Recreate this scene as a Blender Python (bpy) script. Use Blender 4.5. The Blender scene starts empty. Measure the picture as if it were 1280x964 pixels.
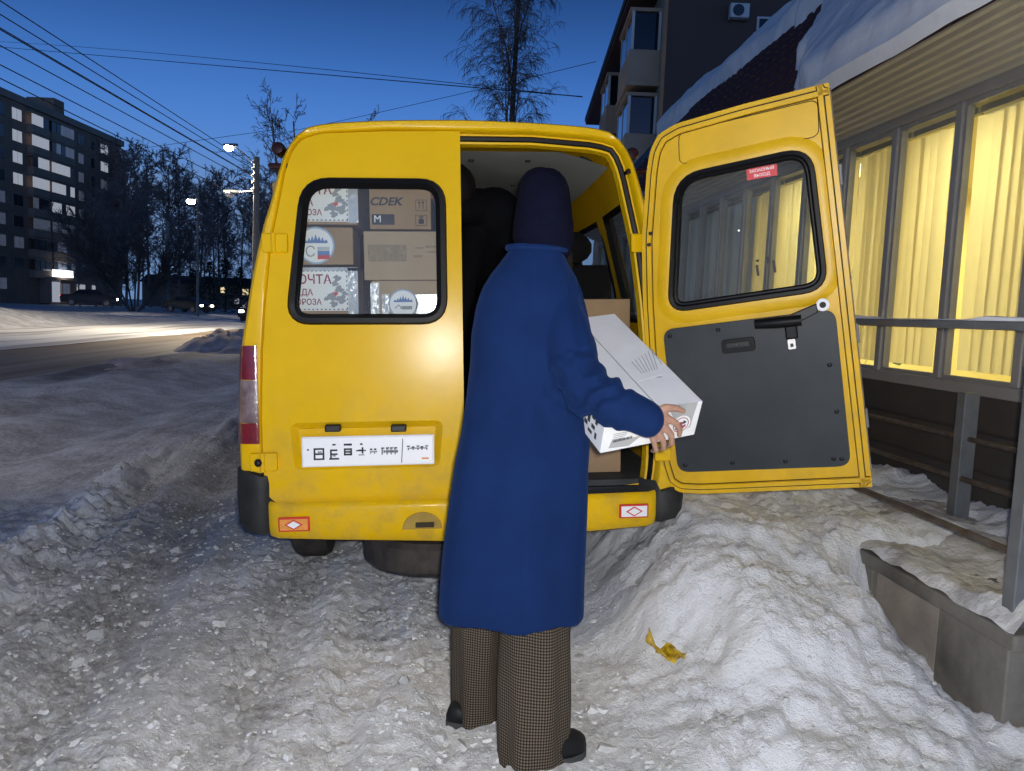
import bpy, bmesh, math, random
import numpy as np
from mathutils import Vector, Matrix
from mathutils.geometry import tessellate_polygon
random.seed(7); RNG = np.random.default_rng(7)
sc = bpy.context.scene
COL = sc.collection
R = math.radians
# ------------------------------------------------------------------ camera
FPX, CAMH = 967.0, 1.32
PSI, THE, ROLL = R(5.71), R(5.3), 0.04
_f = np.array([math.sin(PSI)*math.cos(THE), math.cos(PSI)*math.cos(THE), -math.sin(THE)])
_r0 = np.array([math.cos(PSI), -math.sin(PSI), 0.0]); _u0 = np.cross(_r0, _f)
_r = math.cos(ROLL)*_r0 + math.sin(ROLL)*_u0
_u = math.cos(ROLL)*_u0 - math.sin(ROLL)*_r0
CAMO = np.array([0.0, 0.0, CAMH])
cd = bpy.data.cameras.new('camera'); cam = bpy.data.objects.new('camera', cd); COL.objects.link(cam)
cd.sensor_width = 36; cd.lens = FPX/1280*36; cd.clip_start = .05; cd.clip_end = 3000
cam.matrix_world = Matrix(((_r[0], _u[0], -_f[0], 0), (_r[1], _u[1], -_f[1], 0), (_r[2], _u[2], -_f[2], CAMH), (0, 0, 0, 1)))
sc.camera = cam
def ray(px, py): return _f + _r*(px-640)/FPX + _u*(482-py)/FPX
def onpl(px, py, n, d):
    n = np.array(n, float); v = ray(px, py); return CAMO + v*((d - n@CAMO)/(n@v))
def atY(px, py, y): return onpl(px, py, (0, 1, 0), y)
def atX(px, py, x): return onpl(px, py, (1, 0, 0), x)
def atZ(px, py, z): return onpl(px, py, (0, 0, 1), z)
# ------------------------------------------------------------------ sky (dusk, sun just under the horizon ahead)
world = bpy.data.worlds.new('World'); sc.world = world; world.use_nodes = True
nt = world.node_tree; bg = nt.nodes['Background']
sky = nt.nodes.new('ShaderNodeTexSky'); sky.sky_type = 'NISHITA'; sky.sun_disc = False
sky.sun_elevation = R(0); sky.sun_rotation = R(180); sky.ozone_density = 4.6; sky.air_density = 1; sky.dust_density = .3
tc = nt.nodes.new('ShaderNodeTexCoord'); sx = nt.nodes.new('ShaderNodeSeparateXYZ'); nt.links.new(tc.outputs['Generated'], sx.inputs[0])
mr = nt.nodes.new('ShaderNodeMapRange'); mr.interpolation_type = 'SMOOTHSTEP'; mr.inputs[1].default_value = .12; mr.inputs[2].default_value = .44
mr.inputs[3].default_value = 1.62; mr.inputs[4].default_value = .36; nt.links.new(sx.outputs[2], mr.inputs[0])
mz = nt.nodes.new('ShaderNodeMath'); mz.operation = 'MAXIMUM'; mz.inputs[1].default_value = .13; nt.links.new(sx.outputs[2], mz.inputs[0])
cv = nt.nodes.new('ShaderNodeCombineXYZ'); nt.links.new(sx.outputs[0], cv.inputs[0]); nt.links.new(sx.outputs[1], cv.inputs[1]); nt.links.new(mz.outputs[0], cv.inputs[2])
nv_ = nt.nodes.new('ShaderNodeVectorMath'); nv_.operation = 'NORMALIZE'; nt.links.new(cv.outputs[0], nv_.inputs[0]); nt.links.new(nv_.outputs[0], sky.inputs['Vector'])
vm = nt.nodes.new('ShaderNodeVectorMath'); vm.operation = 'SCALE'
nt.links.new(sky.outputs[0], vm.inputs[0]); nt.links.new(mr.outputs[0], vm.inputs['Scale'])
nt.links.new(vm.outputs[0], bg.inputs[0]); bg.inputs[1].default_value = .74
# ------------------------------------------------------------------ the phone's own flash, beside the lens (its glare shows in the yellow door)
fl = bpy.data.lights.new('flash', 'POINT'); fl.energy = 260; fl.shadow_soft_size = .02; fl.color = (1, .985, .965)
flo = bpy.data.objects.new('flash', fl); COL.objects.link(flo); flo.location = (.03, -.01, CAMH+.03)
vs = sc.view_settings; vs.view_transform = 'Standard'; vs.look = 'None'; vs.exposure = 0; vs.gamma = 1; vs.use_curve_mapping = False
sc.cycles.use_denoising = True; sc.cycles.max_bounces = 8; sc.cycles.transparent_max_bounces = 16
sc.cycles.sample_clamp_indirect = 6; sc.cycles.caustics_reflective = False; sc.cycles.caustics_refractive = False
# ================================================================== materials
MT = {}
def mat(name, col, rough=.6, metal=0, var=0, vscale=8, bump=0, bscale=60, coat=0, spec=.5, col2=None, emit=None, estr=0, trl=0, alpha=None):
    m = bpy.data.materials.new(name); m.use_nodes = True; t = m.node_tree; b = t.nodes['Principled BSDF']
    b.inputs['Roughness'].default_value = rough; b.inputs['Metallic'].default_value = metal
    b.inputs['Coat Weight'].default_value = coat; b.inputs['Coat Roughness'].default_value = .12
    b.inputs['Specular IOR Level'].default_value = spec
    b.inputs['Base Color'].default_value = (*col, 1)
    co = t.nodes.new('ShaderNodeTexCoord')
    if var or col2:
        n = t.nodes.new('ShaderNodeTexNoise'); n.inputs['Scale'].default_value = vscale; n.inputs['Detail'].default_value = 6; n.inputs['Roughness'].default_value = .62
        t.links.new(co.outputs['Object'], n.inputs['Vector'])
        rp = t.nodes.new('ShaderNodeMapRange'); rp.inputs[1].default_value = .32; rp.inputs[2].default_value = .68
        t.links.new(n.outputs[0], rp.inputs[0])
        mx = t.nodes.new('ShaderNodeMix'); mx.data_type = 'RGBA'; t.links.new(rp.outputs[0], mx.inputs[0])
        c2 = col2 if col2 else tuple(c*(1-var) for c in col)
        mx.inputs[6].default_value = (*col, 1); mx.inputs[7].default_value = (*c2, 1)
        t.links.new(mx.outputs[2], b.inputs['Base Color'])
    if bump:
        n2 = t.nodes.new('ShaderNodeTexNoise'); n2.inputs['Scale'].default_value = bscale; n2.inputs['Detail'].default_value = 5
        t.links.new(co.outputs['Object'], n2.inputs['Vector'])
        bp = t.nodes.new('ShaderNodeBump'); bp.inputs['Strength'].default_value = bump; bp.inputs['Distance'].default_value = .01
        t.links.new(n2.outputs[0], bp.inputs['Height']); t.links.new(bp.outputs[0], b.inputs['Normal'])
    if emit:
        b.inputs['Emission Color'].default_value = (*emit, 1); b.inputs['Emission Strength'].default_value = estr
    if trl:
        tr = t.nodes.new('ShaderNodeBsdfTranslucent'); tr.inputs[0].default_value = (*col, 1)
        ms = t.nodes.new('ShaderNodeMixShader'); ms.inputs[0].default_value = trl
        o = t.nodes['Material Output']; t.links.new(b.outputs[0], ms.inputs[1]); t.links.new(tr.outputs[0], ms.inputs[2]); t.links.new(ms.outputs[0], o.inputs[0])
    MT[name] = m; return m
def glass(name, tint=(.9, .95, .93), refl=1.0, rough=.02, dust=0.0):
    m = bpy.data.materials.new(name); m.use_nodes = True; t = m.node_tree; t.nodes.remove(t.nodes['Principled BSDF'])
    tr = t.nodes.new('ShaderNodeBsdfTransparent'); tr.inputs[0].default_value = (*tint, 1)
    g = t.nodes.new('ShaderNodeBsdfGlossy'); g.inputs['Roughness'].default_value = rough
    ge = t.nodes.new('ShaderNodeNewGeometry'); dt = t.nodes.new('ShaderNodeVectorMath'); dt.operation = 'DOT_PRODUCT'; t.links.new(ge.outputs['Normal'], dt.inputs[0]); t.links.new(ge.outputs['Incoming'], dt.inputs[1])
    def mth(op, a, b):
        n = t.nodes.new('ShaderNodeMath'); n.operation = op
        for i, x in enumerate((a, b)):
            if x is None: continue
            if isinstance(x, (int, float)): n.inputs[i].default_value = x
            else: t.links.new(x, n.inputs[i])
        return n.outputs[0]
    c1 = mth('SUBTRACT', 1.0, mth('ABSOLUTE', dt.outputs['Value'], None)); p5 = mth('POWER', c1, 5.0)
    mu = t.nodes.new('ShaderNodeMath'); mu.operation = 'MULTIPLY_ADD'; mu.inputs[1].default_value = .7*refl; mu.inputs[2].default_value = .025*refl; t.links.new(p5, mu.inputs[0])
    ms = t.nodes.new('ShaderNodeMixShader'); t.links.new(mu.outputs[0], ms.inputs[0]); t.links.new(tr.outputs[0], ms.inputs[1]); t.links.new(g.outputs[0], ms.inputs[2])
    if dust:
        df = t.nodes.new('ShaderNodeBsdfDiffuse'); df.inputs[0].default_value = (.62, .60, .56, 1); m3 = t.nodes.new('ShaderNodeMixShader')
        tc_ = t.nodes.new('ShaderNodeTexCoord'); nz_ = t.nodes.new('ShaderNodeTexNoise'); nz_.inputs['Scale'].default_value = 5; nz_.inputs['Detail'].default_value = 6; t.links.new(tc_.outputs['Object'], nz_.inputs['Vector'])
        t.links.new(mth('MULTIPLY', nz_.outputs[0], dust*2), m3.inputs[0]); t.links.new(ms.outputs[0], m3.inputs[1]); t.links.new(df.outputs[0], m3.inputs[2]); ms = m3
    t.links.new(ms.outputs[0], t.nodes['Material Output'].inputs[0]); MT[name] = m; return m
mat('paint', (.80, .48, .004), .23, var=.10, vscale=3, spec=.15, bump=.06, bscale=5)
mat('paint_inner', (.74, .43, .005), .36, var=.16, vscale=5, spec=.3, bump=.02, bscale=14)
mat('seam', (.03, .022, .008), .8)
mat('rubber', (.004, .004, .005), .45, spec=.18, bump=.05, bscale=50)
mat('blackplastic', (.008, .0085, .010), .45, spec=.35, var=.3, bump=.06, bscale=120)
mat('dirtyplastic', (.010, .011, .012), .55, spec=.3, col2=(.035, .034, .032), vscale=7, bump=.1, bscale=80)
mat('panel', (.017, .023, .028), .5, spec=.3, col2=(.034, .040, .044), vscale=2.6, bump=.05, bscale=220)
mat('ceiling_liner', (.24, .25, .24), .8, var=.15, vscale=4, bump=.05, bscale=40)
mat('vanfloor', (.05, .05, .05), .8, var=.4)
mat('darkfabric', (.006, .006, .007), .9, spec=.2, bump=.1, bscale=200)
mat('tyre', (.022, .019, .017), .8, col2=(.07, .055, .045), vscale=12, bump=.3, bscale=40)
mat('steel', (.45, .45, .44), .38, 1, var=.3, vscale=20)
mat('rust', (.10, .055, .03), .85, col2=(.22, .20, .18), vscale=14, bump=.2, bscale=60)
mat('redlens', (.22, .004, .008), .12, coat=1, var=.4, vscale=20, bump=.15, bscale=90)
mat('clearlens', (.13, .075, .07), .12, coat=1, col2=(.30, .22, .21), vscale=22, bump=.3, bscale=70)
mat('markerlens', (.022, .005, .004), .3, spec=.3)
mat('white', (.85, .85, .84), .5, var=.04, vscale=10)
mat('platewhite', (.95, .95, .95), .3)
mat('ink', (.03, .03, .035), .7)
mat('inkblue', (.10, .20, .45), .6)
mat('inkred', (.55, .06, .05), .6)
mat('inkmaroon', (.30, .05, .09), .7)
mat('inkgrey', (.30, .32, .34), .7)
mat('inkpale', (.55, .60, .64), .7, var=.3, vscale=120)
mat('stickerred', (.62, .02, .025), .5)
mat('amber', (.85, .33, .06), .3, var=.2, vscale=60)
mat('reflred', (.6, .03, .02), .35)
mat('cardboard', (.36, .235, .125), .85, var=.14, vscale=7, bump=.04, bscale=90)
mat('cardboard_pale', (.42, .31, .19), .85, var=.12, vscale=6, bump=.04, bscale=90)
mat('tape', (.55, .58, .62), .15, var=.3, vscale=12, bump=.5, bscale=26, coat=.5)
mat('carton_white', (.74, .75, .77), .6, var=.10, vscale=9, bump=.06, bscale=30)
mat('carton_end', (.80, .80, .78), .5, var=.05, vscale=9)
mat('coat', (.0040, .0190, .082), .9, spec=.15, var=.22, vscale=5, bump=.22, bscale=260)
mat('hat', (.0030, .0036, .013), .95, spec=.1, bump=.5, bscale=150)
mat('jacket', (.003, .003, .004), .9, spec=.1, bump=.1, bscale=60)
mat('skin', (.48, .27, .19), .5, var=.14, vscale=60, bump=.06, bscale=160)
mat('hair', (.005, .0035, .003), .7, spec=.2, bump=.4, bscale=120)
mat('shoe', (.006, .006, .007), .6, spec=.3, bump=.05, bscale=60)
mat('sole', (.04, .04, .04), .8)
mat('concrete', (.22, .205, .18), .9, col2=(.09, .082, .07), vscale=2.6, bump=.3, bscale=30)
mat('concrete_light', (.34, .30, .255), .9, col2=(.20, .175, .15), vscale=3.5, bump=.3, bscale=30)
mat('metalgrey', (.17, .18, .19), .55, .3, var=.3, vscale=10, bump=.05)
mat('pipe', (.13, .11, .095), .6, .3, col2=(.07, .045, .03), vscale=18, bump=.2)
mat('frame', (.27, .26, .25), .45, var=.15, vscale=6)
mat('siding', (.46, .43, .36), .45, var=.1, vscale=4)
mat('lowerwall', (.055, .048, .042), .7, var=.3, vscale=3, bump=.1)
mat('rooftile', (.080, .034, .030), .6, var=.3, vscale=6, spec=.25)
mat('roofsheet', (.028, .010, .016), .5)
mat('roomwall', (.80, .70, .34), .85, var=.08, vscale=3)
mat('roomfloor', (.25, .18, .10), .6)
mat('blind', (.80, .73, .48), .8, var=.06, vscale=3, trl=.55)
mat('blindgrey', (.70, .68, .62), .8, var=.15, vscale=3)
mat('snowpatch', (.80, .81, .84), .8, var=.12, vscale=3, bump=.5, bscale=14)
mat('leaf', (.05, .12, .03), .6, var=.3)
mat('lampglow', (1, 1, 1), .5, emit=(1, .95, .82), estr=60)
mat('roomlamp', (1, 1, 1), .5, emit=(1, .87, .5), estr=6)
mat('lithead', (1, 1, 1), .5, emit=(1, .93, .75), estr=14)
mat('littail', (.5, .02, .02), .4, emit=(1, .06, .04), estr=2.2)
mat('winlit', (.3, .3, .3), .4, var=.5, vscale=1.2, emit=(.80, .86, 1), estr=.34)
mat('winwarm', (.6, .6, .5), .4, emit=(1, .80, .42), estr=.9)
mat('windim', (.32, .35, .42), .25, var=.5, vscale=.9, emit=(.75, .82, 1), estr=.05)
mat('windark', (.03, .033, .04), .15)
mat('brickdark', (.30, .19, .14), .9, var=.25, vscale=.8, bump=.1, bscale=6)
mat('parapet', (.32, .24, .19), .9, var=.2, vscale=.5)
mat('endwall', (.085, .055, .045), .9, var=.12, vscale=.6, bump=.1, bscale=8)
mat('beige', (.40, .30, .21), .85, var=.15, vscale=1.2, bump=.06, bscale=12)
mat('roofdark', (.05, .022, .017), .7)
mat('acwhite', (.50, .50, .50), .5)
mat('birchbark', (.10, .09, .085), .9, col2=(.03, .026, .024), vscale=3)
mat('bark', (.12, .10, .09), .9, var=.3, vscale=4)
mat('barkfar', (.22, .175, .165), .9, var=.3, vscale=4)  # bark lightened for the distant trees, haze put into the colour
mat('needle', (.030, .055, .025), .8, var=.4, vscale=2)
mat('pole', (.22, .205, .18), .9, var=.25, vscale=5, bump=.15)
mat('wire', (.008, .008, .01), .7)
mat('carpaint', (.008, .008, .011), .35, spec=.3)
mat('carglass', (.01, .012, .016), .06)
mat('wrapper', (.70, .50, .02), .25, col2=(.16, .07, .01), vscale=38, coat=.5)
glass('vanglass', (.95, .97, .965), .8, dust=.035)
glass('shopglass', (.95, .97, .95), .7)
MT['farpink'] = mat('pinklit_dirtysnow', (.72, .60, .54), .9, col2=(.38, .29, .24), vscale=3, bump=.6, bscale=8)  # dirty snow with the pinkish lamplight on the heap painted into its colour
def snow_ground():
    m = bpy.data.materials.new('snow'); m.use_nodes = True; t = m.node_tree; b = t.nodes['Principled BSDF']
    b.inputs['Roughness'].default_value = .72; b.inputs['Specular IOR Level'].default_value = .35
    a = t.nodes.new('ShaderNodeAttribute'); a.attribute_name = 'dirt'
    co = t.nodes.new('ShaderNodeTexCoord')
    def noise(s, d=6, r=.6):
        n = t.nodes.new('ShaderNodeTexNoise'); n.inputs['Scale'].default_value = s; n.inputs['Detail'].default_value = d; n.inputs['Roughness'].default_value = r
        t.links.new(co.outputs['Object'], n.inputs['Vector']); return n
    n1 = noise(2.2); n2 = noise(26, 8, .75)
    ad = t.nodes.new('ShaderNodeMath'); ad.operation = 'MULTIPLY_ADD'; t.links.new(n1.outputs[0], ad.inputs[0]); ad.inputs[1].default_value = .9; ad.inputs[2].default_value = -.88
    ad2 = t.nodes.new('ShaderNodeMath'); ad2.operation = 'MULTIPLY_ADD'; t.links.new(n2.outputs[0], ad2.inputs[0]); ad2.inputs[1].default_value = 1.25; t.links.new(ad.outputs[0], ad2.inputs[2])
    ad3 = t.nodes.new('ShaderNodeMath'); ad3.operation = 'ADD'; t.links.new(ad2.outputs[0], ad3.inputs[0]); t.links.new(a.outputs['Fac'], ad3.inputs[1])
    rp = t.nodes.new('ShaderNodeValToRGB'); t.links.new(ad3.outputs[0], rp.inputs[0])
    e = rp.color_ramp.elements; e[0].position = .25; e[0].color = (.80, .81, .83, 1); e[1].position = 1.5 / 1.6; e[1].color = (.15, .145, .14, 1)
    k = e.new(.62); k.color = (.40, .40, .40, 1)
    t.links.new(rp.outputs[0], b.inputs['Base Color'])
    n3 = noise(55, 6, .7); n4 = noise(300, 3)
    bp = t.nodes.new('ShaderNodeBump'); bp.inputs['Strength'].default_value = .8; bp.inputs['Distance'].default_value = .018; t.links.new(n3.outputs[0], bp.inputs['Height'])
    bp2 = t.nodes.new('ShaderNodeBump'); bp2.inputs['Strength'].default_value = .35; bp2.inputs['Distance'].default_value = .003; t.links.new(n4.outputs[0], bp2.inputs['Height']); t.links.new(bp.outputs[0], bp2.inputs['Normal'])
    t.links.new(bp2.outputs[0], b.inputs['Normal']); MT['snow'] = m
snow_ground()
def coat_extra():
    t = MT['coat'].node_tree; b = t.nodes['Principled BSDF']; b.inputs['Sheen Weight'].default_value = .10; b.inputs['Sheen Roughness'].default_value = .45; b.inputs['Sheen Tint'].default_value = (.10, .28, .85, 1)
    for nm in ('paint', 'paint_inner'):
        t = MT[nm].node_tree; b = t.nodes['Principled BSDF']; src = b.inputs['Base Color'].links[0].from_socket
        co = t.nodes.new('ShaderNodeTexCoord'); s = t.nodes.new('ShaderNodeSeparateXYZ'); t.links.new(co.outputs['Object'], s.inputs[0])
        n = t.nodes.new('ShaderNodeTexNoise'); n.inputs['Scale'].default_value = 9; n.inputs['Detail'].default_value = 8; n.inputs['Roughness'].default_value = .7; t.links.new(co.outputs['Object'], n.inputs['Vector'])
        m1 = t.nodes.new('ShaderNodeMapRange'); m1.inputs[1].default_value = 1.15; m1.inputs[2].default_value = .40; m1.inputs[3].default_value = -.02; m1.inputs[4].default_value = .46; t.links.new(s.outputs[2], m1.inputs[0])
        m2 = t.nodes.new('ShaderNodeMapRange'); m2.inputs[1].default_value = .42; m2.inputs[2].default_value = .72; t.links.new(n.outputs[0], m2.inputs[0])
        mu = t.nodes.new('ShaderNodeMath'); mu.operation = 'MULTIPLY_ADD'; mu.use_clamp = True; t.links.new(m1.outputs[0], mu.inputs[0]); t.links.new(m2.outputs[0], mu.inputs[1]); mu.inputs[2].default_value = .0
        mx = t.nodes.new('ShaderNodeMix'); mx.data_type = 'RGBA'; t.links.new(mu.outputs[0], mx.inputs[0]); t.links.new(src, mx.inputs[6]); mx.inputs[7].default_value = (.20, .15, .09, 1); t.links.new(mx.outputs[2], b.inputs['Base Color'])
        ra = t.nodes.new('ShaderNodeMath'); ra.operation = 'MULTIPLY_ADD'; t.links.new(mu.outputs[0], ra.inputs[0]); ra.inputs[1].default_value = .9; ra.inputs[2].default_value = b.inputs['Roughness'].default_value; t.links.new(ra.outputs[0], b.inputs['Roughness'])
coat_extra()
def road_mat():
    m = bpy.data.materials.new('road'); m.use_nodes = True; t = m.node_tree; b = t.nodes['Principled BSDF']; b.inputs['Roughness'].default_value = .65
    co = t.nodes.new('ShaderNodeTexCoord'); mp = t.nodes.new('ShaderNodeMapping'); mp.inputs['Scale'].default_value = (1.6, .12, 1); t.links.new(co.outputs['Object'], mp.inputs[0])
    n = t.nodes.new('ShaderNodeTexNoise'); n.inputs['Scale'].default_value = 1; n.inputs['Detail'].default_value = 7; t.links.new(mp.outputs[0], n.inputs['Vector'])
    rp = t.nodes.new('ShaderNodeValToRGB'); t.links.new(n.outputs[0], rp.inputs[0]); e = rp.color_ramp.elements
    e[0].position = .32; e[0].color = (.16, .120, .078, 1); e[1].position = .68; e[1].color = (.36, .29, .21, 1)
    t.links.new(rp.outputs[0], b.inputs['Base Color']); MT['road'] = m
    m = bpy.data.materials.new('snowlane'); m.use_nodes = True; t = m.node_tree; b = t.nodes['Principled BSDF']; b.inputs['Roughness'].default_value = .7
    co = t.nodes.new('ShaderNodeTexCoord'); mp = t.nodes.new('ShaderNodeMapping'); mp.inputs['Scale'].default_value = (1.3, .05, 1); t.links.new(co.outputs['Object'], mp.inputs[0])
    n = t.nodes.new('ShaderNodeTexNoise'); n.inputs['Scale'].default_value = 1.3; n.inputs['Detail'].default_value = 6; t.links.new(mp.outputs[0], n.inputs['Vector'])
    rp = t.nodes.new('ShaderNodeValToRGB'); t.links.new(n.outputs[0], rp.inputs[0]); e = rp.color_ramp.elements
    e[0].position = .36; e[0].color = (.36, .35, .35, 1); e[1].position = .52; e[1].color = (.82, .82, .82, 1)
    t.links.new(rp.outputs[0], b.inputs['Base Color']); MT['snowlane'] = m
road_mat()
def trouser_mat():
    m = bpy.data.materials.new('trouser'); m.use_nodes = True; t = m.node_tree; b = t.nodes['Principled BSDF']; b.inputs['Roughness'].default_value = .95; b.inputs['Specular IOR Level'].default_value = .15
    uv = t.nodes.new('ShaderNodeUVMap'); s = t.nodes.new('ShaderNodeSeparateXYZ'); t.links.new(uv.outputs[0], s.inputs[0])
    def sq(o, per):
        a = t.nodes.new('ShaderNodeMath'); a.operation = 'MULTIPLY'; a.inputs[1].default_value = 2*math.pi/per; t.links.new(s.outputs[o], a.inputs[0])
        c = t.nodes.new('ShaderNodeMath'); c.operation = 'SINE'; t.links.new(a.outputs[0], c.inputs[0])
        d = t.nodes.new('ShaderNodeMapRange'); d.inputs[1].default_value = -.35; d.inputs[2].default_value = .35; t.links.new(c.outputs[0], d.inputs[0]); return d
    a, c = sq(0, .0084), sq(1, .0084)
    mu = t.nodes.new('ShaderNodeMath'); mu.operation = 'MULTIPLY'; t.links.new(a.outputs[0], mu.inputs[0]); t.links.new(c.outputs[0], mu.inputs[1])
    ad = t.nodes.new('ShaderNodeMath'); ad.operation = 'ADD'; t.links.new(a.outputs[0], ad.inputs[0]); t.links.new(c.outputs[0], ad.inputs[1])
    av = t.nodes.new('ShaderNodeMath'); av.operation = 'MULTIPLY_ADD'; t.links.new(ad.outputs[0], av.inputs[0]); av.inputs[1].default_value = .22; t.links.new(mu.outputs[0], av.inputs[2])
    mx = t.nodes.new('ShaderNodeMix'); mx.data_type = 'RGBA'; mx.clamp_factor = True; t.links.new(av.outputs[0], mx.inputs[0])
    mx.inputs[6].default_value = (.014, .010, .008, 1); mx.inputs[7].default_value = (.135, .110, .082, 1)
    t.links.new(mx.outputs[2], b.inputs['Base Color']); MT['trouser'] = m
trouser_mat()
# ================================================================== mesh helpers
def link(o, parent=None):
    COL.objects.link(o)
    if parent is not None: o.parent = parent
    return o
def tag(o, label=None, cat=None, group=None, kind=None):
    if label: o['label'] = label
    if cat: o['category'] = cat
    if group: o['group'] = group
    if kind: o['kind'] = kind
    return o
def empty(name, M=None, label=None, cat=None, group=None):
    o = bpy.data.objects.new(name, None); o.empty_display_size = .1; COL.objects.link(o)
    if M is not None: o.matrix_world = M
    return tag(o, label, cat, group)
class MB:
    def __init__(s): s.v = []; s.f = []; s.uv = None
    def add(s, vs, fs):
        k = len(s.v); s.v += [tuple(map(float, p)) for p in vs]; s.f += [tuple(i+k for i in q) for q in fs]; return s
    def box(s, c, d, rot=None):
        x, y, z = d[0]/2, d[1]/2, d[2]/2
        P = [(-x, -y, -z), (x, -y, -z), (x, y, -z), (-x, y, -z), (-x, -y, z), (x, -y, z), (x, y, z), (-x, y, z)]
        if rot is not None: P = [rot @ Vector(p) for p in P]
        return s.add([(p[0]+c[0], p[1]+c[1], p[2]+c[2]) for p in P], [(0, 3, 2, 1), (4, 5, 6, 7), (0, 1, 5, 4), (1, 2, 6, 5), (2, 3, 7, 6), (3, 0, 4, 7)])
    def bx(s, x0, x1, y0, y1, z0, z1): return s.box(((x0+x1)/2, (y0+y1)/2, (z0+z1)/2), (abs(x1-x0), abs(y1-y0), abs(z1-z0)))
    def loft(s, rings, close=True, caps=True):
        n = len(rings[0]); V = [p for r in rings for p in r]; F = []
        for i in range(len(rings)-1):
            for j in range(n if close else n-1):
                a, b = i*n+j, i*n+(j+1) % n
                F.append((a, b, b+n, a+n))
        if caps and close:
            F.append(tuple(range(n))[::-1]); F.append(tuple(range((len(rings)-1)*n, len(rings)*n)))
        return s.add(V, F)
    def tube(s, pts, rad, n=8, caps=True, closed=False):
        pts = [Vector(p) for p in pts]; m = len(pts)
        if not hasattr(rad, '__len__'): rad = [rad]*m
        rings = []; ref = None
        for i, p in enumerate(pts):
            if closed: d = pts[(i+1) % m]-pts[i-1]
            else: d = pts[min(i+1, m-1)]-pts[max(i-1, 0)]
            d.normalize()
            if ref is None: ref = d.orthogonal().normalized()
            ref = (ref-d*ref.dot(d)); ref = ref.normalized() if ref.length > 1e-6 else d.orthogonal().normalized()
            w = d.cross(ref)
            rings.append([p+(ref*math.cos(2*math.pi*k/n)+w*math.sin(2*math.pi*k/n))*rad[i] for k in range(n)])
        if closed: rings.append(rings[0]); caps = False
        return s.loft(rings, True, caps)
    def ball(s, c, r, n=12, sq=(1, 1, 1)):
        rings = []
        for i in range(1, n//2):
            a = math.pi*i/(n//2); rings.append([(c[0]+r*sq[0]*math.sin(a)*math.cos(2*math.pi*k/n), c[1]+r*sq[1]*math.sin(a)*math.sin(2*math.pi*k/n), c[2]-r*sq[2]*math.cos(a)) for k in range(n)])
        return s.loft(rings)
    def caps(s, a, b, ra, rb, n=14):  # tapered capsule, closed
        a, b = Vector(a), Vector(b); d = b-a; L = d.length
        if L < 1e-5: return s.ball(a, ra, n)
        d /= L; pts = []; rr = []
        for t in (-1, -.92, -.7, -.38): pts.append(a+d*ra*t); rr.append(ra*math.sqrt(max(1-t*t, .01)))
        pts.append(a); rr.append(ra); pts.append(b); rr.append(rb)
        for t in (.38, .7, .92, 1): pts.append(b+d*rb*t); rr.append(rb*math.sqrt(max(1-t*t, .01)))
        return s.tube(pts, rr, n)
    def chain(s, P, rr, n=14):
        for i in range(len(P)-1): s.caps(P[i], P[i+1], rr[i], rr[i+1], n)
        return s
    def lathe(s, c, prof, axis='x', n=28):  # prof: (along, radius)
        rings = []
        for a, r in prof:
            ring = []
            for k in range(n):
                q = 2*math.pi*k/n; y, z = r*math.cos(q), r*math.sin(q)
                ring.append((c[0]+a, c[1]+y, c[2]+z) if axis == 'x' else ((c[0]+y, c[1]+a, c[2]+z) if axis == 'y' else (c[0]+y, c[1]+z, c[2]+a)))
            rings.append(ring)
        return s.loft(rings)
    def plate(s, outer, holes, P, t0, t1, bevel=0):
        """sheet with holes; outer / holes are 2d loops, P(u, w, depth) gives 3d; front at t0, back at t1"""
        loops = [outer]+list(holes); pts = [p for l in loops for p in l]
        tris = tessellate_polygon([[Vector((a, b, 0)) for a, b in l] for l in loops])
        n = len(pts); V = [P(a, b, t0) for a, b in pts]+[P(a, b, t1) for a, b in pts]
        F = [tuple(t) for t in tris]+[tuple(i+n for i in t[::-1]) for t in tris]
        k = 0
        for l in loops:
            m = len(l)
            for i in range(m):
                a, b = k+i, k+(i+1) % m; F.append((a, b, b+n, a+n))
            k += m
        return s.add(V, F)
    def xf(s, M): s.v = [tuple(M @ Vector(p)) for p in s.v]; return s
    def build(s, name, m, parent=None, smooth=False, bevel=0, seg=2, fix=True, angle=35):
        me = bpy.data.meshes.new(name); me.from_pydata(s.v, [], s.f)
        if fix or bevel:
            b = bmesh.new(); b.from_mesh(me)
            if fix: bmesh.ops.recalc_face_normals(b, faces=b.faces)
            if bevel:
                ed = [e for e in b.edges if len(e.link_faces) == 2 and e.calc_face_angle(0) > R(angle)]
                bmesh.ops.bevel(b, geom=ed, offset=bevel, segments=seg, affect='EDGES', profile=.5, clamp_overlap=True)
            b.to_mesh(me); b.free()
        me.update()
        if m: me.materials.append(MT[m] if isinstance(m, str) else m)
        if smooth:
            me.polygons.foreach_set('use_smooth', [True]*len(me.polygons))
            if smooth != 'all': me.set_sharp_from_angle(angle=R(40))
        return link(bpy.data.objects.new(name, me), parent)
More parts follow.
